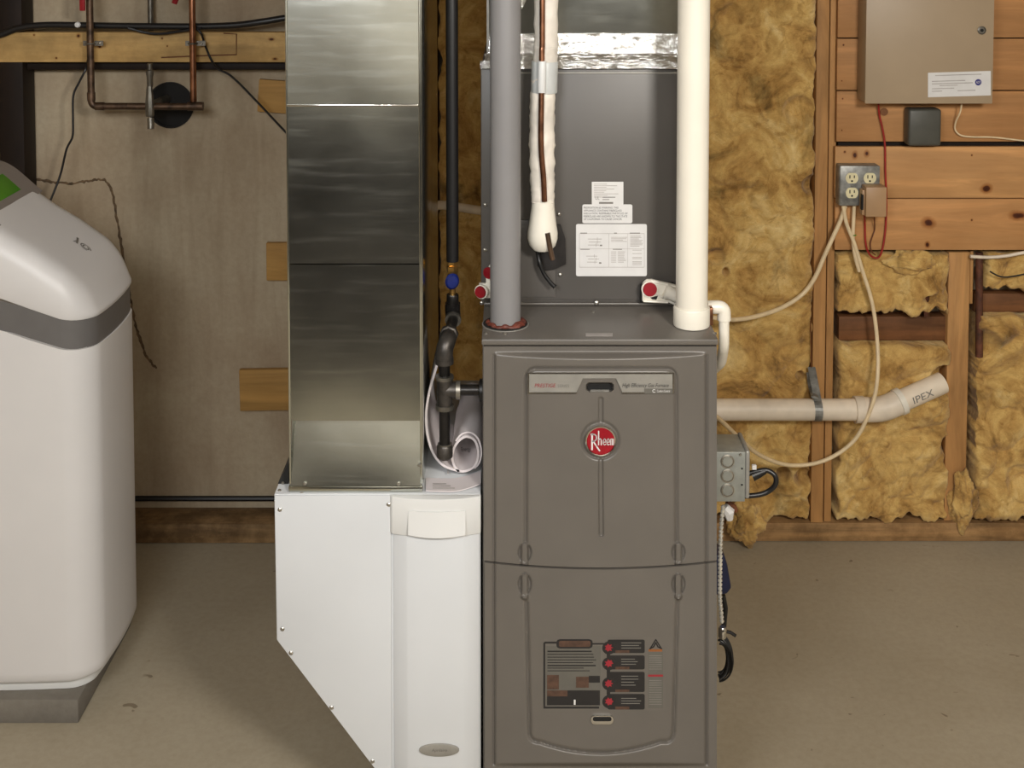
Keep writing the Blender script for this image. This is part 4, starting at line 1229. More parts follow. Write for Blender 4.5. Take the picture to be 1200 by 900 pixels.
# bend towards the viewer, slanting pipe, union, elbow
k0, k1 = V(362), G(530, 373, YG - 0.01)
obj('elbow', MB().tube(smooth_path([V(355), V(364), G(531, 371, YG - 0.012), G(531, 374, YG - 0.024)], 6), 0.0155, 20), M['blackiron'], gp)
obj('bright_band', MB().tube([G(531, 373.5, YG - 0.022), G(530.8, 375.6, YG - 0.028)], 0.0165, 20), M['greysteel'], gp)
p_end = G(524, 399, YG2 + 0.02)
obj('nipple', MB().tube([G(531, 374, YG - 0.024), p_end], 0.0105, 18), M['blackiron'], gp)
uu = (p_end - G(531, 374, YG - 0.024)).normalized()
obj('union', MB().lathe([(0.015, -0.02), (0.0185, -0.016), (0.0185, -0.002), (0.0155, 0.0), (0.0155, 0.012)], G(525.5, 394, YG2 + 0.045), uu, 8), M['greyiron'], gp)
X2 = P(521, 460, YG2).x
V2 = lambda py: Vector((X2, YG2, P(521, py, YG2).z))
obj('elbow', MB().tube(smooth_path([G(525, 396, YG2 + 0.03), G(523.5, 401, YG2 + 0.008), V2(411), V2(425)], 6), [0.0165] * 18 + [0.0155], 20), M['greyiron'], gp)
obj('elbow_collar', MB().tube([V2(419), V2(426)], 0.0175, 20), M['greyiron'], gp)
obj('nipple', MB().tube([V2(424), V2(445)], 0.0105, 18), M['blackiron'], gp)
tee = MB().tube([V2(441), V2(478)], 0.0148, 20)
tee.tube([V2(457), Vector((P(538, 457, YG2).x, YG2, V2(457).z))], 0.0148, 20)
obj('tee', tee, M['greyiron'], gp)
cl_ = MB().tube([V2(440), V2(444)], 0.0175, 20); cl_.tube([V2(474), V2(479)], 0.0175, 20)
tx = lambda px: Vector((P(px, 457, YG2).x, YG2, V2(457).z))
cl_.tube([tx(534.5), tx(539.5)], 0.0178, 20)
obj('tee_collar', cl_, M['greysteel'], gp)
obj('branch', MB().tube([tx(538), Vector((fxl + 0.004, YG2, V2(457).z))], 0.0105, 18), M['blackiron'], gp)
obj('grommet', MB().lathe([(0.021, 0), (0.021, 0.006), (0.012, 0.008)], (fxl - 0.0005, YG2, V2(457).z), (-1, 0, 0), 24), M['blackrub'], gp)
obj('drip_leg', MB().tube([V2(477), V2(522)], 0.0105, 18), M['blackiron'], gp)
obj('pipe_cap', MB().lathe([(0.0, 0.0), (0.0125, 0.0), (0.0155, 0.004), (0.0155, 0.024), (0.0135, 0.027)], V2(537), (0, 0, 1), 20), M['greyiron'], gp)
obj('cap_ring', MB().tube([V2(519.5), V2(521.5)], 0.0135, 20), M['greysteel'], gp)

# pale drain line crossing behind
mb = MB().tube(smooth_path([P(455, 243, YW - 0.055), P(505, 243, YW - 0.055), P(514, 240.5, YW - 0.055), P(530, 241.5, YW - 0.055), P(575, 248, YW - 0.055), P(640, 250, YW - 0.055)], 6), 0.0125, 16)
tag(obj('cross_pipe', mb, M['pvcold']), 'pale dusty pipe crossing the insulation behind the gas pipe', 'pipe')

# ------------------------------------------------------------------ water softener
SB = 0.083
c0 = hit(97, 797, SB)
sy0, sy1 = c0.y - 0.006, c0.y + 0.345
sx1, sx0 = -0.945, -1.50
def plan(inset, k=8, bul=0.016):
    r = max(0.012, 0.062 - inset)
    x0, x1, y0, y1 = sx0 + inset, sx1 - inset, sy0 + inset, sy1 - inset
    pts = []
    for cx, cy, a0 in ((x1 - r, y0 + r, -90), (x1 - r, y1 - r, 0), (x0 + r, y1 - r, 90), (x0 + r, y0 + r, 180)):
        for i in range(k + 1):
            a = math.radians(a0 + 90 * i / k)
            pts.append([cx + r * math.cos(a), cy + r * math.sin(a)])
        # subdivide the following straight run
        if a0 in (-90, 0, 90, 180):
            pass
    out = []
    n = len(pts)
    for i in range(n):
        a, b = pts[i], pts[(i + 1) % n]
        L = math.hypot(b[0] - a[0], b[1] - a[1]); m = max(1, int(round(L / 0.05))) if L > 0.04 else 1
        m = {True: 7, False: 1}[L > 0.1]
        for j in range(m): out.append([a[0] + (b[0] - a[0]) * j / m, a[1] + (b[1] - a[1]) * j / m])
    for p in out:                                       # bowed faces
        t = (p[1] - (y0 + y1) / 2) / ((y1 - y0) / 2); u = (p[0] - (x0 + x1) / 2) / ((x1 - x0) / 2)
        if p[0] > (x0 + x1) / 2: p[0] += bul * (1 - t * t) * max(0, u) ** 2
        if p[1] < (y0 + y1) / 2: p[1] -= bul * 0.8 * (1 - u * u) * max(0, -t) ** 2
    return out
def interp(x, tab):
    tab = sorted(tab)
    if x <= tab[0][0]: return tab[0][1]
    for (a, za), (b, zb_) in zip(tab[:-1], tab[1:]):
        if x <= b:
            f = (x - a) / (b - a); return za + (zb_ - za) * f
    return tab[-1][1]
TOPP = [(-1.52, 1.215), (-1.30, 1.212), (-1.245, 1.196), (-1.17, 1.128), (-1.10, 1.085), (-1.05, 1.055), (-1.0, 1.017), (-0.97, 0.987), (-0.94, 0.955), (-0.92, 0.93)]
def ztop(x): return sum(interp(x + d_, TOPP) for d_ in (-.02, -.01, 0, .01, .02)) / 5
LOW = [(-1.52, 0.935), (-1.18, 0.915), (-1.08, 0.877), (-1.0, 0.848), (-0.92, 0.843)]
HIG = [(-1.52, 1.02), (-1.18, 0.982), (-1.08, 0.945), (-1.0, 0.912), (-0.92, 0.905)]
zlow = lambda x: sum(interp(x + d_, LOW) for d_ in (-.03, -.015, 0, .015, .03)) / 5
zhig = lambda x: sum(interp(x + d_, HIG) for d_ in (-.03, -.015, 0, .015, .03)) / 5
def loft(rings, cap_top=True, cap_bot=True):
    mb = MB(); n = len(rings[0])
    for r in rings: mb.v += [tuple(p) for p in r]
    for j in range(len(rings) - 1):
        for i in range(n): mb.f.append((j * n + i, j * n + (i + 1) % n, (j + 1) * n + (i + 1) % n, (j + 1) * n + i))
    if cap_bot: mb.f.append(tuple(range(n - 1, -1, -1)))
    if cap_top: mb.f.append(tuple((len(rings) - 1) * n + i for i in range(n)))
    return mb
so_ = thing('water_softener', 'tall white water softener with grey band and green display', 'appliance', ((sx0 + sx1) / 2, (sy0 + sy1) / 2, 0.055))
rg = lambda ins, zf: [(p[0], p[1], zf(p[0])) for p in plan(ins)]
obj('body', loft([rg(0.006, lambda x: SB), rg(0.0, lambda x: SB + 0.008)] + [rg(0.0, (lambda f: lambda x: SB + 0.01 + (zlow(x) - 0.003 - SB - 0.01) * f)(f_)) for f_ in (0.02, 0.3, 0.6, 0.9, 1.0)]), M['softener'], so_, ang=50)
obj('band', loft([rg(0.0035, lambda x: zlow(x) - 0.004), rg(0.0035, lambda x: zhig(x) + 0.003)]), M['band'], so_, ang=50)
lid_r = [rg(0.002, zhig), rg(0.0, lambda x: zhig(x) + 0.004), rg(0.0, lambda x: max(zhig(x) + 0.012, ztop(x) - 0.050)), rg(0.005, lambda x: max(zhig(x) + 0.018, ztop(x) - 0.030)), rg(0.014, lambda x: ztop(x) - 0.014), rg(0.026, lambda x: ztop(x) - 0.005), rg(0.042, lambda x: ztop(x) - 0.001), rg(0.056, ztop)]
mbl = loft(lid_r, cap_top=False)
# lid crown as a fine grid inside the last ring
n_ = len(lid_r[0])
base_i = len(mbl.v) - n_
cy_ = (sy0 + sy1) / 2
for s_k in (0.7, 0.4, 0.15, 0.0):
    r_ = rg(0.056, ztop)
    mbl.v += [(x, cy_ + (y - cy_) * s_k, ztop(x)) for x, y, z in r_]
    b2 = len(mbl.v) - n_; b1 = b2 - n_
    for i in range(n_): mbl.f.append((b1 + i, b1 + (i + 1) % n_, b2 + (i + 1) % n_, b2 + i))
obj('lid', mbl, M['softener'], so_, ang=50)
def sfn(x, y, d):
    sl_ = (ztop(x + .01) - ztop(x - .01)) / 0.02
    nx, nz = -sl_ / math.hypot(sl_, 1), 1 / math.hypot(sl_, 1)
    return (x + nx * d, y, ztop(x) + nz * d)
def lidpatch(name, xa, xb, ya, yb, d, mat, n=14, skew=0.0, parent=so_):
    mb = MB()
    xs_ = linspace(xa, xb, n); ys_ = linspace(ya, yb, 8)
    mb.grid(lambda u, v: sfn(u + skew * (v - ya), v, d), xs_, ys_)
    k = len(mb.v); mb.v += [sfn(u + skew * (v - ya), v, d - 0.004) for v in ys_ for u in xs_]
    for i in range(n - 1): mb.f += [(i, i + 1, k + i + 1, k + i), (7 * n + i, k + 7 * n + i, k + 7 * n + i + 1, 7 * n + i + 1)]
    for j in range(7): mb.f += [(j * n, k + j * n, k + (j + 1) * n, (j + 1) * n), (j * n + n - 1, (j + 1) * n + n - 1, k + (j + 1) * n + n - 1, k + j * n + n - 1)]
    return obj(name, mb, M[mat], parent)
cpn = lidpatch('control_panel', -1.262, -1.150, sy0 + 0.03, sy1 - 0.012, 0.0015, 'panelgrey', skew=-0.06)
lidpatch('display', -1.236, -1.192, sy0 + 0.11, sy1 - 0.09, 0.0024, 'lcd', parent=cpn)
# small printed logo near the low edge of the lid
def lg(u, v, d): return sfn(-1.012 + u, cy_ + 0.015 + v, 0.0012 + d)
mb = MB()
for rr_, a0, a1 in ((0.011, 0.3, 5.2), (0.0062, 2.0, 7.6)):
    pp = [(rr_ * math.cos(a), rr_ * math.sin(a)) for a in linspace(a0, a1, 18)]
    stroke(mb, pp, 0.0024, lg, 0.0)
stroke(mb, [(-0.017, -0.012 + 0.0), (-0.024, 0.016)], 0.004, lg, 0.0)
stroke(mb, [(-0.024, -0.014), (-0.019, 0.004), (-0.026, 0.012)], 0.0022, lg, 0.0)
obj('printed_logo', mb, M['grey_print'], so_)['label'] = 'small grey round swirl logo'
# base rim and slab
obj('base_rim', loft([rg(0.022, lambda x: 0.0565), rg(0.020, lambda x: SB - 0.004), rg(0.022, lambda x: SB)]), M['whiteplastic'], so_, ang=50)
c1 = hit(92, 848, 0.0)
tag(obj('base_slab', MB().box(-1.56, c1.x, c1.y, sy1 + 0.02, 0, 0.055), M['block'], bevel=0.004), 'grey concrete slab under the white water softener', 'slab')

# ------------------------------------------------------------------ water pipes at the ledger board
YPp = YW - 0.05
wp = thing('water_pipes', 'copper water pipes with a valve before the round wall sleeve', 'pipe', P(172, 150, YPp))
def rise(px, py=60): 
    p = P(px, py, YPp); return p.x
xa, xb_ = rise(106), rise(226)
ztop_p = ZC - 0.004
zh = P(170, 124.5, YPp).z
rp = 0.0098
obj('left_riser', MB().tube(fillet([(xa, YPp, ztop_p), (xa, YPp, zh), (P(150, 125, YPp).x, YPp, zh)], 0.018, 8), rp, 16), M['oldcopper'], wp)
obj('right_riser', MB().tube([(xb_, YPp + 0.0, ztop_p), (xb_, YPp, P(226, 119, YPp).z)], 0.0092, 16), M['copper'], wp)['label'] = 'bright copper pipe'
obj('cross_run', MB().tube([(P(148, 125, YPp).x, YPp, zh), (P(233, 125, YPp).x, YPp, zh - 0.001)], rp, 16), M['oldcopper'], wp)
for pa_, pb_, r_ in (((P(220, 125, YPp).x, YPp, zh), (P(238, 126, YPp).x, YPp, zh), 0.0125), ((xa, YPp, P(106, 108, YPp).z), (xa, YPp, P(106, 118, YPp).z), 0.0115), ((P(112, 125, YPp).x, YPp, zh), (P(122, 125, YPp).x, YPp, zh), 0.0115)):
    obj('solder_fitting', MB().tube([pa_, pb_], r_, 16), M['oldcopper'], wp)
xv = P(176, 110, YPp).x
zp_ = lambda py: P(176, py, YPp).z
mb = MB().lathe([(0.0075, 0), (0.0085, 0.004), (0.0085, 0.03), (0.0105, 0.034), (0.0105, 0.046), (0.0075, 0.05), (0.0075, 0.066)], (xv, YPp, zp_(102)), (0, 0, 1), 16)
obj('valve_stem', mb, M['greysteel'], wp)
mb = MB().lathe([(0.0105, 0), (0.0125, 0.006), (0.0125, 0.04), (0.009, 0.075), (0.008, 0.085)], (xv + 0.001, YPp - 0.01, zp_(136)), (-0.03, 0.1, 1), 8)
obj('valve_body', mb, M['greysteel'], wp)
obj('outlet_spout', MB().tube(smooth_path([(xv + 0.002, YPp - 0.008, zp_(138)), (xv + 0.004, YPp - 0.012, zp_(144)), (xv + 0.005, YPp - 0.016, zp_(150))], 5), 0.0095, 14), M['greysteel'], wp)
obj('through_pipe', MB().tube([(xv, YPp, zh), (xv + 0.01, YCON + 0.07, zh)], 0.012, 14), M['greysteel'], wp)
for cx, w_ in ((xa, 0.022), (xb_, 0.022)):
    mb = MB().tube([(cx + rp * 1.15 * math.cos(a), YPp - rp * 1.15 * math.sin(a), P(106, 51, YPp).z) for a in linspace(-0.5, math.pi + 0.5, 14)], 0.0028, 8)
    zc_ = P(106, 51, YPp).z
    mb.box(cx + rp, cx + 0.034, YPp + 0.005, YPp + 0.009, zc_ - 0.007, zc_ + 0.007); mb.box(cx - 0.022, cx - rp, YPp + 0.005, YPp + 0.009, zc_ - 0.007, zc_ + 0.007)
    obj('pipe_clamp', mb, M['greysteel'], wp)
    screw('clamp_screw', (cx + 0.024, YPp + 0.004, zc_), wp, 0.004)
mb = MB(); pz1 = P(100, 12, YPp)
mb.box(xa - 0.019, xa - 0.004, YPp - 0.03, YPp - 0.02, pz1.z, pz1.z + 0.14)
obj('valve_handle', mb, M['redcap'], wp, bevel=0.003)['label'] = 'red lever handle'
mb = MB().tube([P(204, 4, YPp - .02), P(211, -12, YPp - .02)], 0.008, 8)
obj('valve_handle', mb, M['redcap'], wp)['label'] = 'red lever handle'
xg = P(173.5, 10, YW + 0.03).x
tag(obj('conduit', MB().tube([(xg, YW + 0.055, P(173, 60, YW + .055).z), (xg, YW + 0.055, ZC - 0.003)], 0.0085, 14), M['greysteel']), 'dull steel conduit dropping behind the black cable', 'conduit')
yk = YW - 0.02
bc_ = MB().tube(smooth_path([P(-60, 52, yk), P(-5, 42, yk), P(22, 33, yk), P(50, 29.5, yk), P(90, 29.5, yk), P(150, 30.5, yk), P(225, 31, yk), P(275, 29.5, yk), P(310, 25, yk), P(345, 20, yk + .01), P(420, 16, yk + 0.01)], 8), 0.0095, 14)
tag(obj('black_cable', bc_, M['blackcable']), 'thick black cable running along the top of the pine ledger board', 'cable')
tag(obj('thin_cable', MB().tube(smooth_path([P(150, 33, yk - .012), P(172, 38.5, yk - .006), P(190, 39.5, yk - .006), P(215, 36, yk - .008), P(236, 33, yk - .012)], 8), 0.004, 10), M['blackcable']), 'short thin cable sagging just below the thick black cable', 'cable')
yw_ = YW - 0.03
tag(obj('wire', MB().tube(smooth_path([P(103, 70, YW - .012), P(100, 82, yw_), P(93, 96, yw_), P(86, 112, yw_), P(85.5, 140, yw_), P(85, 160, yw_), P(78, 175, yw_), P(71, 204, yw_), P(62, 228, yw_ - .01), P(55, 245, yw_ - 0.02)], 8), 0.0032, 8), M['blackcable']), 'thin black wire hanging down to the white water softener', 'wire')
tag(obj('wire', MB().tube(smooth_path([P(230, 34, yk - .013), P(236, 40, yk - .013), P(241, 55, YW - .012), P(248, 71, YW - .012), P(256, 81, yw_), P(272, 90, yw_), P(300, 118, yw_), P(334, 154, yw_), P(360, 180, yw_)], 8), 0.0032, 8), M['blackcable']), 'thin black wire slanting across the wall into the duct', 'wire')
tag(obj('wire', MB().tube([P(189, 67.5, YW - .008), P(230, 65.5, YW - .008), P(277, 64, YW - .008), P(277, 40, YW - .008), P(262, 39, YW - .008)], 0.0018, 8), M['brownwire']), 'thin brown wire stapled in a rectangle on the ledger board', 'wire')
mb = MB().lathe([(0.009, 0), (0.007, 0.006), (0.0, 0.008)], P(91, 29, yk - 0.009), (0, -1, 0), 8)
tag(obj('cable_clip', mb, M['whiteplastic']), 'white cable clip on the thick black cable', 'clip')

# ------------------------------------------------------------------ alarm panel and wiring on the planks
YPL = YW - 0.019
YB = YPL - 0.088
ap = thing('alarm_panel', 'beige metal alarm panel with round lock and white sticker on planks', 'panel box', P(1090, 122, YB))
bx0, bx1 = P(1014.6, 60, YB).x, P(1164.2, 60, YB).x
bz0 = P(1090, 121.5, YB).z; bz1 = bz0 + 0.38
obj('enclosure', MB().box(bx0 + 0.002, bx1 - 0.002, YB + 0.004, YW - 0.0155 if False else YPL - 0.0005, bz0 + 0.002, bz1 - 0.002), M['beige'], ap, bevel=0.001)
dd = obj('door', MB().box(bx0, bx1, YB, YB + 0.0045, bz0, bz1), M['beige'], ap, bevel=0.0015)
lk = P(1150.3, 35.5, YB)
lo = obj('lock', MB().lathe([(0.0115, 0), (0.0115, 0.003), (0.0085, 0.0045), (0.0085, 0.003), (0, 0.003)], lk, (0, -1, 0), 24), M['greysteel'], dd)
obj('keyhole', MB().lathe([(0.0045, 0.003), (0.0045, 0.0036), (0, 0.0036)], lk, (0, -1, 0), 12), M['slot'], lo)
bfx = pfn(YB)
def slant(fn): 
    def g(x, y, d): return fn(x, y - (x - 1087) * 0.03, d)
    return g
sfx = slant(bfx)
st_ = obj('sticker', patch(1087.5, 1161, 85.3, 114, 0.0004, fn=sfx, n=3), M['white_print'], dd)
mb = MB()
for a, b, y in ((1096, 1150, 88.8), (1092, 1131, 95.5), (1092, 1140, 98.5), (1101, 1122, 100.8), (1092, 1118, 104.2), (1092, 1104, 107.2), (1122, 1143, 107.4)): patch(a, b, y - .5, y + .5, 0.0007, fn=sfx, n=2, mb=mb)
obj('sticker_print', mb, M['faint_print'], dd)
cc = P(1146.3, 96.4, YB)
obj('sticker_disc', MB().lathe([(0.0088, 0), (0.0088, 0.0008), (0, 0.0008)], cc, (0, -1, 0), 24), M['navy_print'], dd)
mb = text('ADT', lambda x, y, d: (cc.x + x, cc.y - 0.001 - d, cc.z + y), -0.0062, 0.0062, -0.0028, 0.0034)
obj('sticker_lettering', mb, M['white_print'], dd)
# dark grey box under the panel
mb = MB(); pbox(mb, 1065, 1103.5, 128, 171.5, YPL - 0.05, 0.049)
sg = obj('signal_box', mb, M['bronze'], bevel=0.008, seg=3)
tag(sg, 'small dark grey box under the beige alarm panel', 'box')
# outlet box
YO = YPL - 0.045
ob_ = thing('outlet_box', 'metal four-socket outlet box on the knotty plank', 'outlet', P(1005, 241, YO))
mb = MB(); pbox(mb, 983.5, 1030.5, 194, 241.5, YO + 0.003, 0.0415)
obj('box', mb, M['strap'], ob_, bevel=0.004, seg=2)
mb = MB(); pbox(mb, 984.5, 1031, 194.5, 241, YO, 0.004)
cv = obj('cover_plate', mb, M['strap'], ob_, bevel=0.003, seg=2)
fo = pfn(YO)
for cx, cy in ((998.3, 208.7), (1019.3, 208.7), (998.3, 226), (1019.3, 226)):
    c_ = P(cx, cy, YO); s_ = S(YO, cy)
    n = 28
    pts = []
    for k in range(n):
        a = 2 * math.pi * k / n
        pts.append((c_.x + 7.3 / s_ * math.cos(a), c_.z + max(-6.1, min(6.1, 7.3 * math.sin(a))) / s_))
    so2 = obj('socket', MB().prism(pts, YO - 0.002, YO), M['ivory'], cv)
    mb = MB()
    mb.box(c_.x - 3.2 / s_, c_.x - 2.0 / s_, YO - 0.0024, YO - 0.0019, c_.z - 0.4 / s_, c_.z + 3.6 / s_)
    mb.box(c_.x + 2.0 / s_, c_.x + 3.2 / s_, YO - 0.0024, YO - 0.0019, c_.z + 0.1 / s_, c_.z + 3.4 / s_)
    mb.lathe([(1.2 / s_, 0), (1.2 / s_, 0.0005), (0, 0.0005)], (c_.x, YO - 0.0019, c_.z - 3.4 / s_), (0, -1, 0), 10)
    # the slots sit on the cover as its own dark parts
    obj('socket_slot', mb, M['slot'], cv)
for cx in (998.3, 1019.3): screw('screw', P(cx, 217.4, YO), cv, 0.0032)
# plug-in transformer
YT = YO - 0.05
mb = MB(); pbox(mb, 1014.8, 1039.2, 219.5, 254.5, YT, 0.047)
tr = thing('transformer', 'square tan plug-in transformer in the right-hand sockets', 'transformer', P(1026, 254, YT))
obj('case', mb, M['tan'], tr, bevel=0.003, seg=2)
mb = MB(); pbox(mb, 1010.5, 1014.6, 223, 252, YT + 0.014, 0.03)
obj('ribbed_side', mb, M['tan'], tr, bevel=0.001)
mb = MB(); pbox(mb, 1009.8, 1012, 228, 246, YT + 0.013, 0.012)
obj('side_mark', mb, M['slot'], tr)

# cables
yc = YPL - 0.022
def cable(name, pts, r, mat, label, cat='cable', group=None, flat=1.0):
    ps = smooth_path([P(*p) for p in pts], 10)
    return tag(obj(name, MB().tube(ps, r, 10, flat=flat), M[mat]), label, cat, group)
cable('power_cable', [(990.5, 241, yc), (985, 258, yc), (976, 278, yc), (966, 300, yc + .0), (955, 325, yc), (940, 345, yc), (915, 361, yc - .02), (885, 371, yc - 0.05), (862, 374.5, yc - 0.09), (850, 374, yc - .12), (820, 372, yc - .16), (760, 380, yc - .14), (700, 400, yc - .06)], 0.0062, 'romex', 'cream cable curving from outlet box left to the drain pipe')
cable('power_cable', [(988, 241, yc - .006), (992, 262, yc - .006), (1001, 285, yc - .006), (1010, 315, yc - .006), (1022, 355, yc - .01), (1028, 400, yc - .02), (1028, 445, yc - .055), (1020, 480, yc - .06), (1000, 517, yc - .05), (965, 540, yc - .05), (925, 545, yc - .06), (890, 533, yc - .12), (865, 512, yc - .25), (843, 491, yc - .45), (835, 486, yc - .55)], 0.0055, 'romex', 'long cream cable looping low from outlet box to the furnace')
cable('power_cable', [(1001, 241, yc), (1000, 262, yc), (999.5, 280, yc), (1002, 300, yc - .003), (1007, 318, yc)], 0.0053, 'romex', 'short straight cream cable below the outlet box, middle one')
mb = MB().tube([P(996, 277, yc - 0.006), P(1003.5, 275.5, yc - 0.006)], 0.0016, 6)
tag(obj('cable_tie', mb, M['lcd']), 'tiny green tie around the middle cream cable', 'tie')
ys = YPL - 0.008
cable('wire', [(1029.5, 122, ys - .01), (1030.5, 135, ys), (1034, 150, ys), (1037, 170, ys), (1037.5, 200, ys), (1038.5, 225, ys), (1038.5, 250, ys), (1037.5, 270, ys), (1034, 292, ys), (1029, 302, ys + .004), (1021, 300, ys + .004), (1016, 292, ys), (1014, 280, ys), (1013.5, 262, ys), (1013, 252, ys - .03)], 0.0028, 'redwire', 'long red wire dropping from alarm panel and looping under the transformer', 'wire')
cable('wire', [(1024.5, 254, ys - .03), (1025, 268, ys), (1023, 275, ys), (1020, 285, ys), (1021, 294, ys), (1026, 299, ys + .004)], 0.0018, 'brownwire', 'fine brown wire under the transformer', 'wire')
cable('wire', [(1127, 122, YB + .04), (1125, 132, YB + .05), (1120, 143, ys - .01), (1119.5, 152, ys), (1126, 158.5, ys), (1140, 160.5, ys), (1165, 161, ys), (1205, 165.5, ys), (1260, 170, ys)], 0.0024, 'romex', 'thin cream wire leaving the alarm panel towards the right', 'wire')
cable('cable_end', [(1137, 300.5, YW - .012), (1158, 301.5, YW - .012), (1178, 300, YW - .02), (1200, 296, YW - .03), (1240, 290, YW - .03)], 0.0048, 'pvcold', 'pale cable passing above the right-hand batt below the planks')
tag(obj('knob_hole', MB().lathe([(0.011, 0), (0.011, 0.002), (0, 0.002)], P(1036, 131, YPL - .0), (0, -1, 0), 14), M['darkwood']), 'dark round knot-hole cover below the alarm panel', 'hole cover')
# old rusty iron behind
tag(obj('iron_pipe', MB().tube([P(1147.5, 296, YW + .012), P(1147.5, 418, YW + .012)], 0.0105, 12), M['rust']), 'rusty iron pipe standing right of the bare stud', 'pipe')
tag(obj('iron_bar', MB().tube([P(1086.5, 308, YW - .0), P(1086, 371, YW - .0)], 0.0075, 4), M['rust']), 'short rusty bar above the dark blocking', 'bar')
tag(obj('black_cable', MB().tube(smooth_path([P(1160, 318, YW - .04), P(1172, 324, YW - .045), P(1186, 324, YW - .045), P(1215, 318, YW - .04)], 6), 0.0022, 8), M['blackcable']), 'thin dark cord sagging over the small right-hand batt', 'cable')

# ------------------------------------------------------------------ vent pipe along the wall
YV = YW - 0.062
vp = thing('vent_pipe', 'horizontal white vent pipe crossing the insulation with an upturned end', 'pipe', P(950, 492, YV))
zv = P(950, 480, YV).z
xv0, xv1 = P(630, 480, YV).x, P(1008, 480, YV).x
obj('straight_pipe', MB().tube([(xv0, YV, zv), (xv1, YV, zv)], 0.0302, 32), M['pvcold'], vp)
q0, q1, q2 = Vector((P(1003, 480, YV).x, YV, zv)), Vector((P(1034, 480, YV).x, YV, zv)), P(1056, 470, YV)
obj('elbow', MB().tube(fillet([q0, q1, q2], 0.035, 10), 0.0345, 32), M['pvcold'], vp)
obj('elbow_lip', MB().tube([q0 - Vector((0.004, 0, 0)), q0 + Vector((0.022, 0, 0))], 0.0372, 32), M['pvcold'], vp)
uq = (P(1100, 450, YV + 0.02) - q2).normalized()
obj('elbow_lip', MB().tube([q2 - uq * 0.012, q2 + uq * 0.004], 0.0372, 32), M['pvcwhite'], vp)
q3 = P(1104, 448.5, YV + 0.035)
obj('angled_end', MB().tube([q2 - uq * 0.01, q3], 0.0302, 32), M['pvcold'], vp)
dirv = (q3 - q2).normalized(); upv = Vector((0, -1, 0)); side = dirv.cross(upv).normalized(); 
if side.z < 0: side = -side
def vfn(x, y, d):
    a = y / 0.0302
    return tuple(q2 + dirv * x + (Vector((0, -1, 0)) * math.cos(a) + side * math.sin(a)) * (0.0320 + d))
obj('lettering', text('IPEX', vfn, 0.030, 0.096, -0.008, 0.010), M['grey_print'], vp)['label'] = 'grey printed lettering'
# hanger strap
mb = MB()
sxp = P(957, 480, YV).x
mb.tube([(sxp - 0.004 , YV - 0.0315 * math.sin(a), zv - 0.0315 * math.cos(a)) for a in linspace(0.0, math.pi, 12)], 0.0095, 8, flat=1) if False else None
ring_ = [(YV - 0.0318 * math.sin(a), zv - 0.0318 * math.cos(a)) for a in linspace(-0.4, math.pi + 0.2, 16)]
for (y1_, z1_), (y2_, z2_) in zip(ring_[:-1], ring_[1:]):
    mb.add([(sxp - 0.011, y1_, z1_), (sxp + 0.011, y1_, z1_), (sxp + 0.011, y2_, z2_), (sxp - 0.011, y2_, z2_)], [(0, 1, 2, 3)])
top_s = P(951, 430, YW - 0.006)
mb.add([(sxp - 0.011, YV - .012, zv + 0.03), (sxp + 0.011, YV - .012, zv + 0.03), (top_s.x + 0.011, YW - 0.006, top_s.z), (top_s.x - 0.011, YW - 0.006, top_s.z)], [(0, 1, 2, 3)])
mb.tube([P(950.5, 436, YW - .01), P(952, 455, YW - .012), P(955, 466, YV - 0.022)], [0.014, 0.012, 0.011], 12, flat=0.35)
tag(obj('pipe_strap', mb, M['strap']), 'grey metal hanger strap holding the vent pipe to the stud', 'strap')
tag(obj('wire', MB().tube([P(950, 376, YW - .004), P(950.5, 432, YW - .006)], 0.0015, 6), M['brownwire']), 'fine wire on the stud above the hanger strap', 'wire')

# ------------------------------------------------------------------ junction box on the furnace side
zj1 = P(860, 529.5, 2.44).z
YJ = 2.43
xj0 = fxr + 0.0008
xj1 = P(873.3, 560, YJ).x
zj1, zj0 = P(860, 529.8, YJ).z, P(860, 588, YJ).z
yj1 = hit(860, 508.5, zj1).y
jb = thing('junction_box', 'galvanised junction box with round knockouts on the furnace side', 'junction box', ((xj0 + xj1) / 2, YJ, zj0))
obj('box', MB().box(xj0, xj1, YJ, yj1, zj0, zj1), M['box'], jb, bevel=0.0015)
obj('cover', MB().box(xj1, xj1 + 0.009, YJ - 0.002, yj1 + 0.004, zj0 + 0.006, zj1 + 0.003), M['silver'], jb, bevel=0.004, seg=3)
for cy in (540.5, 557.5, 574.5):
    c_ = P(852.5, cy, YJ)
    ko = obj('knockout', MB().lathe([(0.0138, -0.0005), (0.0138, 0.0014), (0.0118, 0.0020), (0.0112, 0.0006), (0.0100, 0.0004), (0.0092, 0.0010), (0, 0.0010)], c_, (0, -1, 0), 32), M['screw'], jb)
    obj('knockout_slug', MB().lathe([(0.0096, 0.0), (0.0096, 0.0014), (0, 0.0015)], c_, (0, -1, 0), 28), M['box'], ko)
for a in ((869.5, 549), (869.5, 568)): screw('hole', P(a[0], a[1], YJ - .0), jb, 0.0018, mat=M['slot'])
screw('screw', P(867.5, 532.5, YJ), jb, 0.003)
xq = xj1 + 0.009
mid = (YJ + yj1) / 2
jz = lambda py: P(880, py, mid).z
lp_ = [Vector((xq, mid, jz(556))), P(889, 552, mid), P(900, 551.5, mid), P(908.5, 558, mid - .005), P(908.5, 568, mid - .005), P(900, 576, mid), P(888, 580, mid), Vector((xq - 0.006, mid, jz(581.5)))]
pgm = obj('power_cord', MB().tube(smooth_path(lp_, 8), 0.0052, 12), M['blackcable'], jb)
pgm['label'] = 'short black cord looping out of the cover'
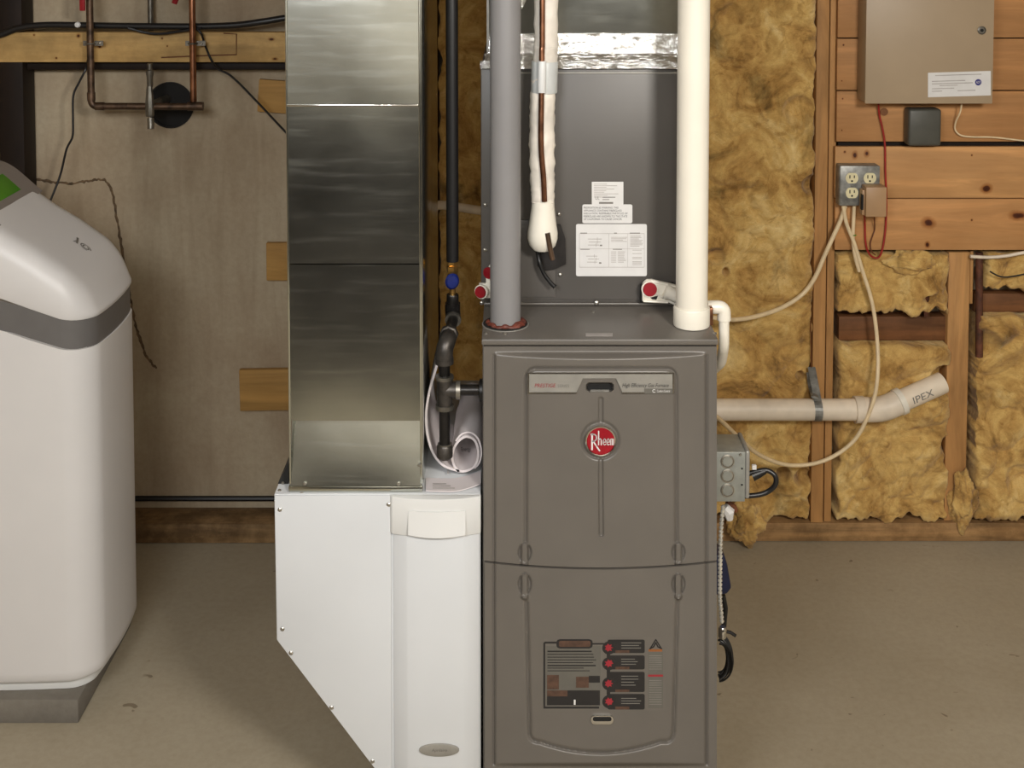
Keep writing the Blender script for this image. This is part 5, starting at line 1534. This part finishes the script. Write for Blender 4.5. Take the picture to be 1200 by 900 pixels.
obj('plug', MB().tube([P(881.5, 558, mid), P(890, 554.5, mid), P(897, 551.8, mid)], [0.0105, 0.0085, 0.006], 12), M['blackrub'], pgm)
mb = MB(); pbox(mb, 881.5, 886.5, 545.5, 550.5, mid - 0.008, 0.006); obj('tag', mb, M['white_print'], pgm)['label'] = 'white tag'
# armoured cable below the box: bright turns one by one
xa0 = P(846.5, 592, YJ + 0.02)
pth = smooth_path([P(847.5, 592, YJ + .02), P(845, 620, YJ + .02), P(844, 660, YJ + .02), P(843.7, 700, YJ + .02), P(845, 716, YJ + .02), P(846, 730, YJ + .02)], 30)
L = [0.0]
for a, b in zip(pth[:-1], pth[1:]): L.append(L[-1] + (b - a).length)
rr_ = [0.0030 + 0.0022 * abs(math.sin(l / 0.0052 * math.pi / 2 * 1.0)) for l in L]
mb = MB().tube(pth, 0.0028, 10)
nb = int(L[-1] / 0.0082)
for k in range(nb):
    t = (k + 0.5) * L[-1] / nb
    i = next(i for i in range(1, len(L)) if L[i] >= t)
    f = (t - L[i - 1]) / (L[i] - L[i - 1]); c_ = pth[i - 1].lerp(pth[i], f); ax_ = (pth[i] - pth[i - 1])
    mb.lathe([(0.0022, -0.0034), (0.0046, -0.0016), (0.0046, 0.0016), (0.0022, 0.0034)], c_, ax_, 10)
tag(obj('armoured_cable', mb, M['bead']), 'bright beaded armoured cable down the furnace right edge', 'cable')
mb = MB().tube([P(849, 594, YJ + .05), P(854, 600, YJ + .05), P(855, 609, YJ + .05)], [0.009, 0.0125, 0.007], 8)
tag(obj('wire_connector', mb, M['white_print']), 'white wire connector hanging under the junction box', 'connector')
mb = MB().tube([P(852, 588, YJ + .06), P(860, 594, YJ + .06), P(862, 599, YJ + .06)], 0.006, 8)
tag(obj('wire_nut', mb, M['brownwire']), 'small reddish stub beside the white wire connector', 'connector')
mb = MB()
Yb_ = YJ + 0.09
poly = [(822, 652), (849, 650), (853, 664), (857.5, 690), (852, 697), (822, 700)]
mb.prism([(P(a, b, Yb_).x, P(a, b, Yb_).z) for a, b in poly], Yb_, Yb_ + 0.05)
pump = tag(obj('condensate_pump', mb, M['darkblue'], bevel=0.005), 'dark blue plastic bottle shape peeking out beside the lower door', 'container')
mb = MB().tube([P(847, 697, Yb_ + .02), P(850, 712, Yb_ + .02), P(848, 738, Yb_ + .02)], 0.0055, 10)
obj('hose', mb, M['blackrub'], pump)['label'] = 'short black hose'
mb = MB().lathe([(0.006, 0), (0.0085, 0.004), (0.0085, 0.02), (0.006, 0.024)], P(846.5, 748, YJ + .02), (0.02, 0, 1), 12)
tag(obj('cable_gland', mb, M['chrome']), 'shiny cable gland at the end of the armoured cable', 'gland')
mb = MB()
cc_ = P(838, 768, YJ + 0.05); sc_ = S(YJ + .05, 768)
for k in range(12):
    rx = (11 + 1.15 * (k % 6)) / sc_; rz = (19 + 1.7 * (k % 6)) / sc_
    off = rc.uniform(-1, 1) / sc_
    mb.tube([(cc_.x + 0.004 + rx * math.cos(a) + off, cc_.y - 0.016 + 0.006 * (k // 6) * 2 + 0.005 * math.sin(a * 2 + k), cc_.z + rz * math.sin(a)) for a in linspace(-1.45, 1.45, 22)], 0.0019, 8)
mb.tube([P(846, 739, YJ + .03), P(856, 741, YJ + .03), P(862, 745, YJ + .03)], 0.0035, 8)
tag(obj('cable_coil', mb, M['blackrub']), 'coil of black cable hanging low beside the furnace', 'cable')

# joined print and bead work: too small to pick apart one by one
for o in C.objects:
    if o.parent and o.name.split('.')[0] in ('print_line', 'text_field', 'frame_line', 'photo_print', 'caption_print', 'sticker_print', 'diagram_print', 'diagram_heading', 'bright_edge', 'sleeve_seal', 'socket_slot', 'warning_triangle', 'printed_logo', 'tee_collar'):
        o['kind'] = 'stuff'
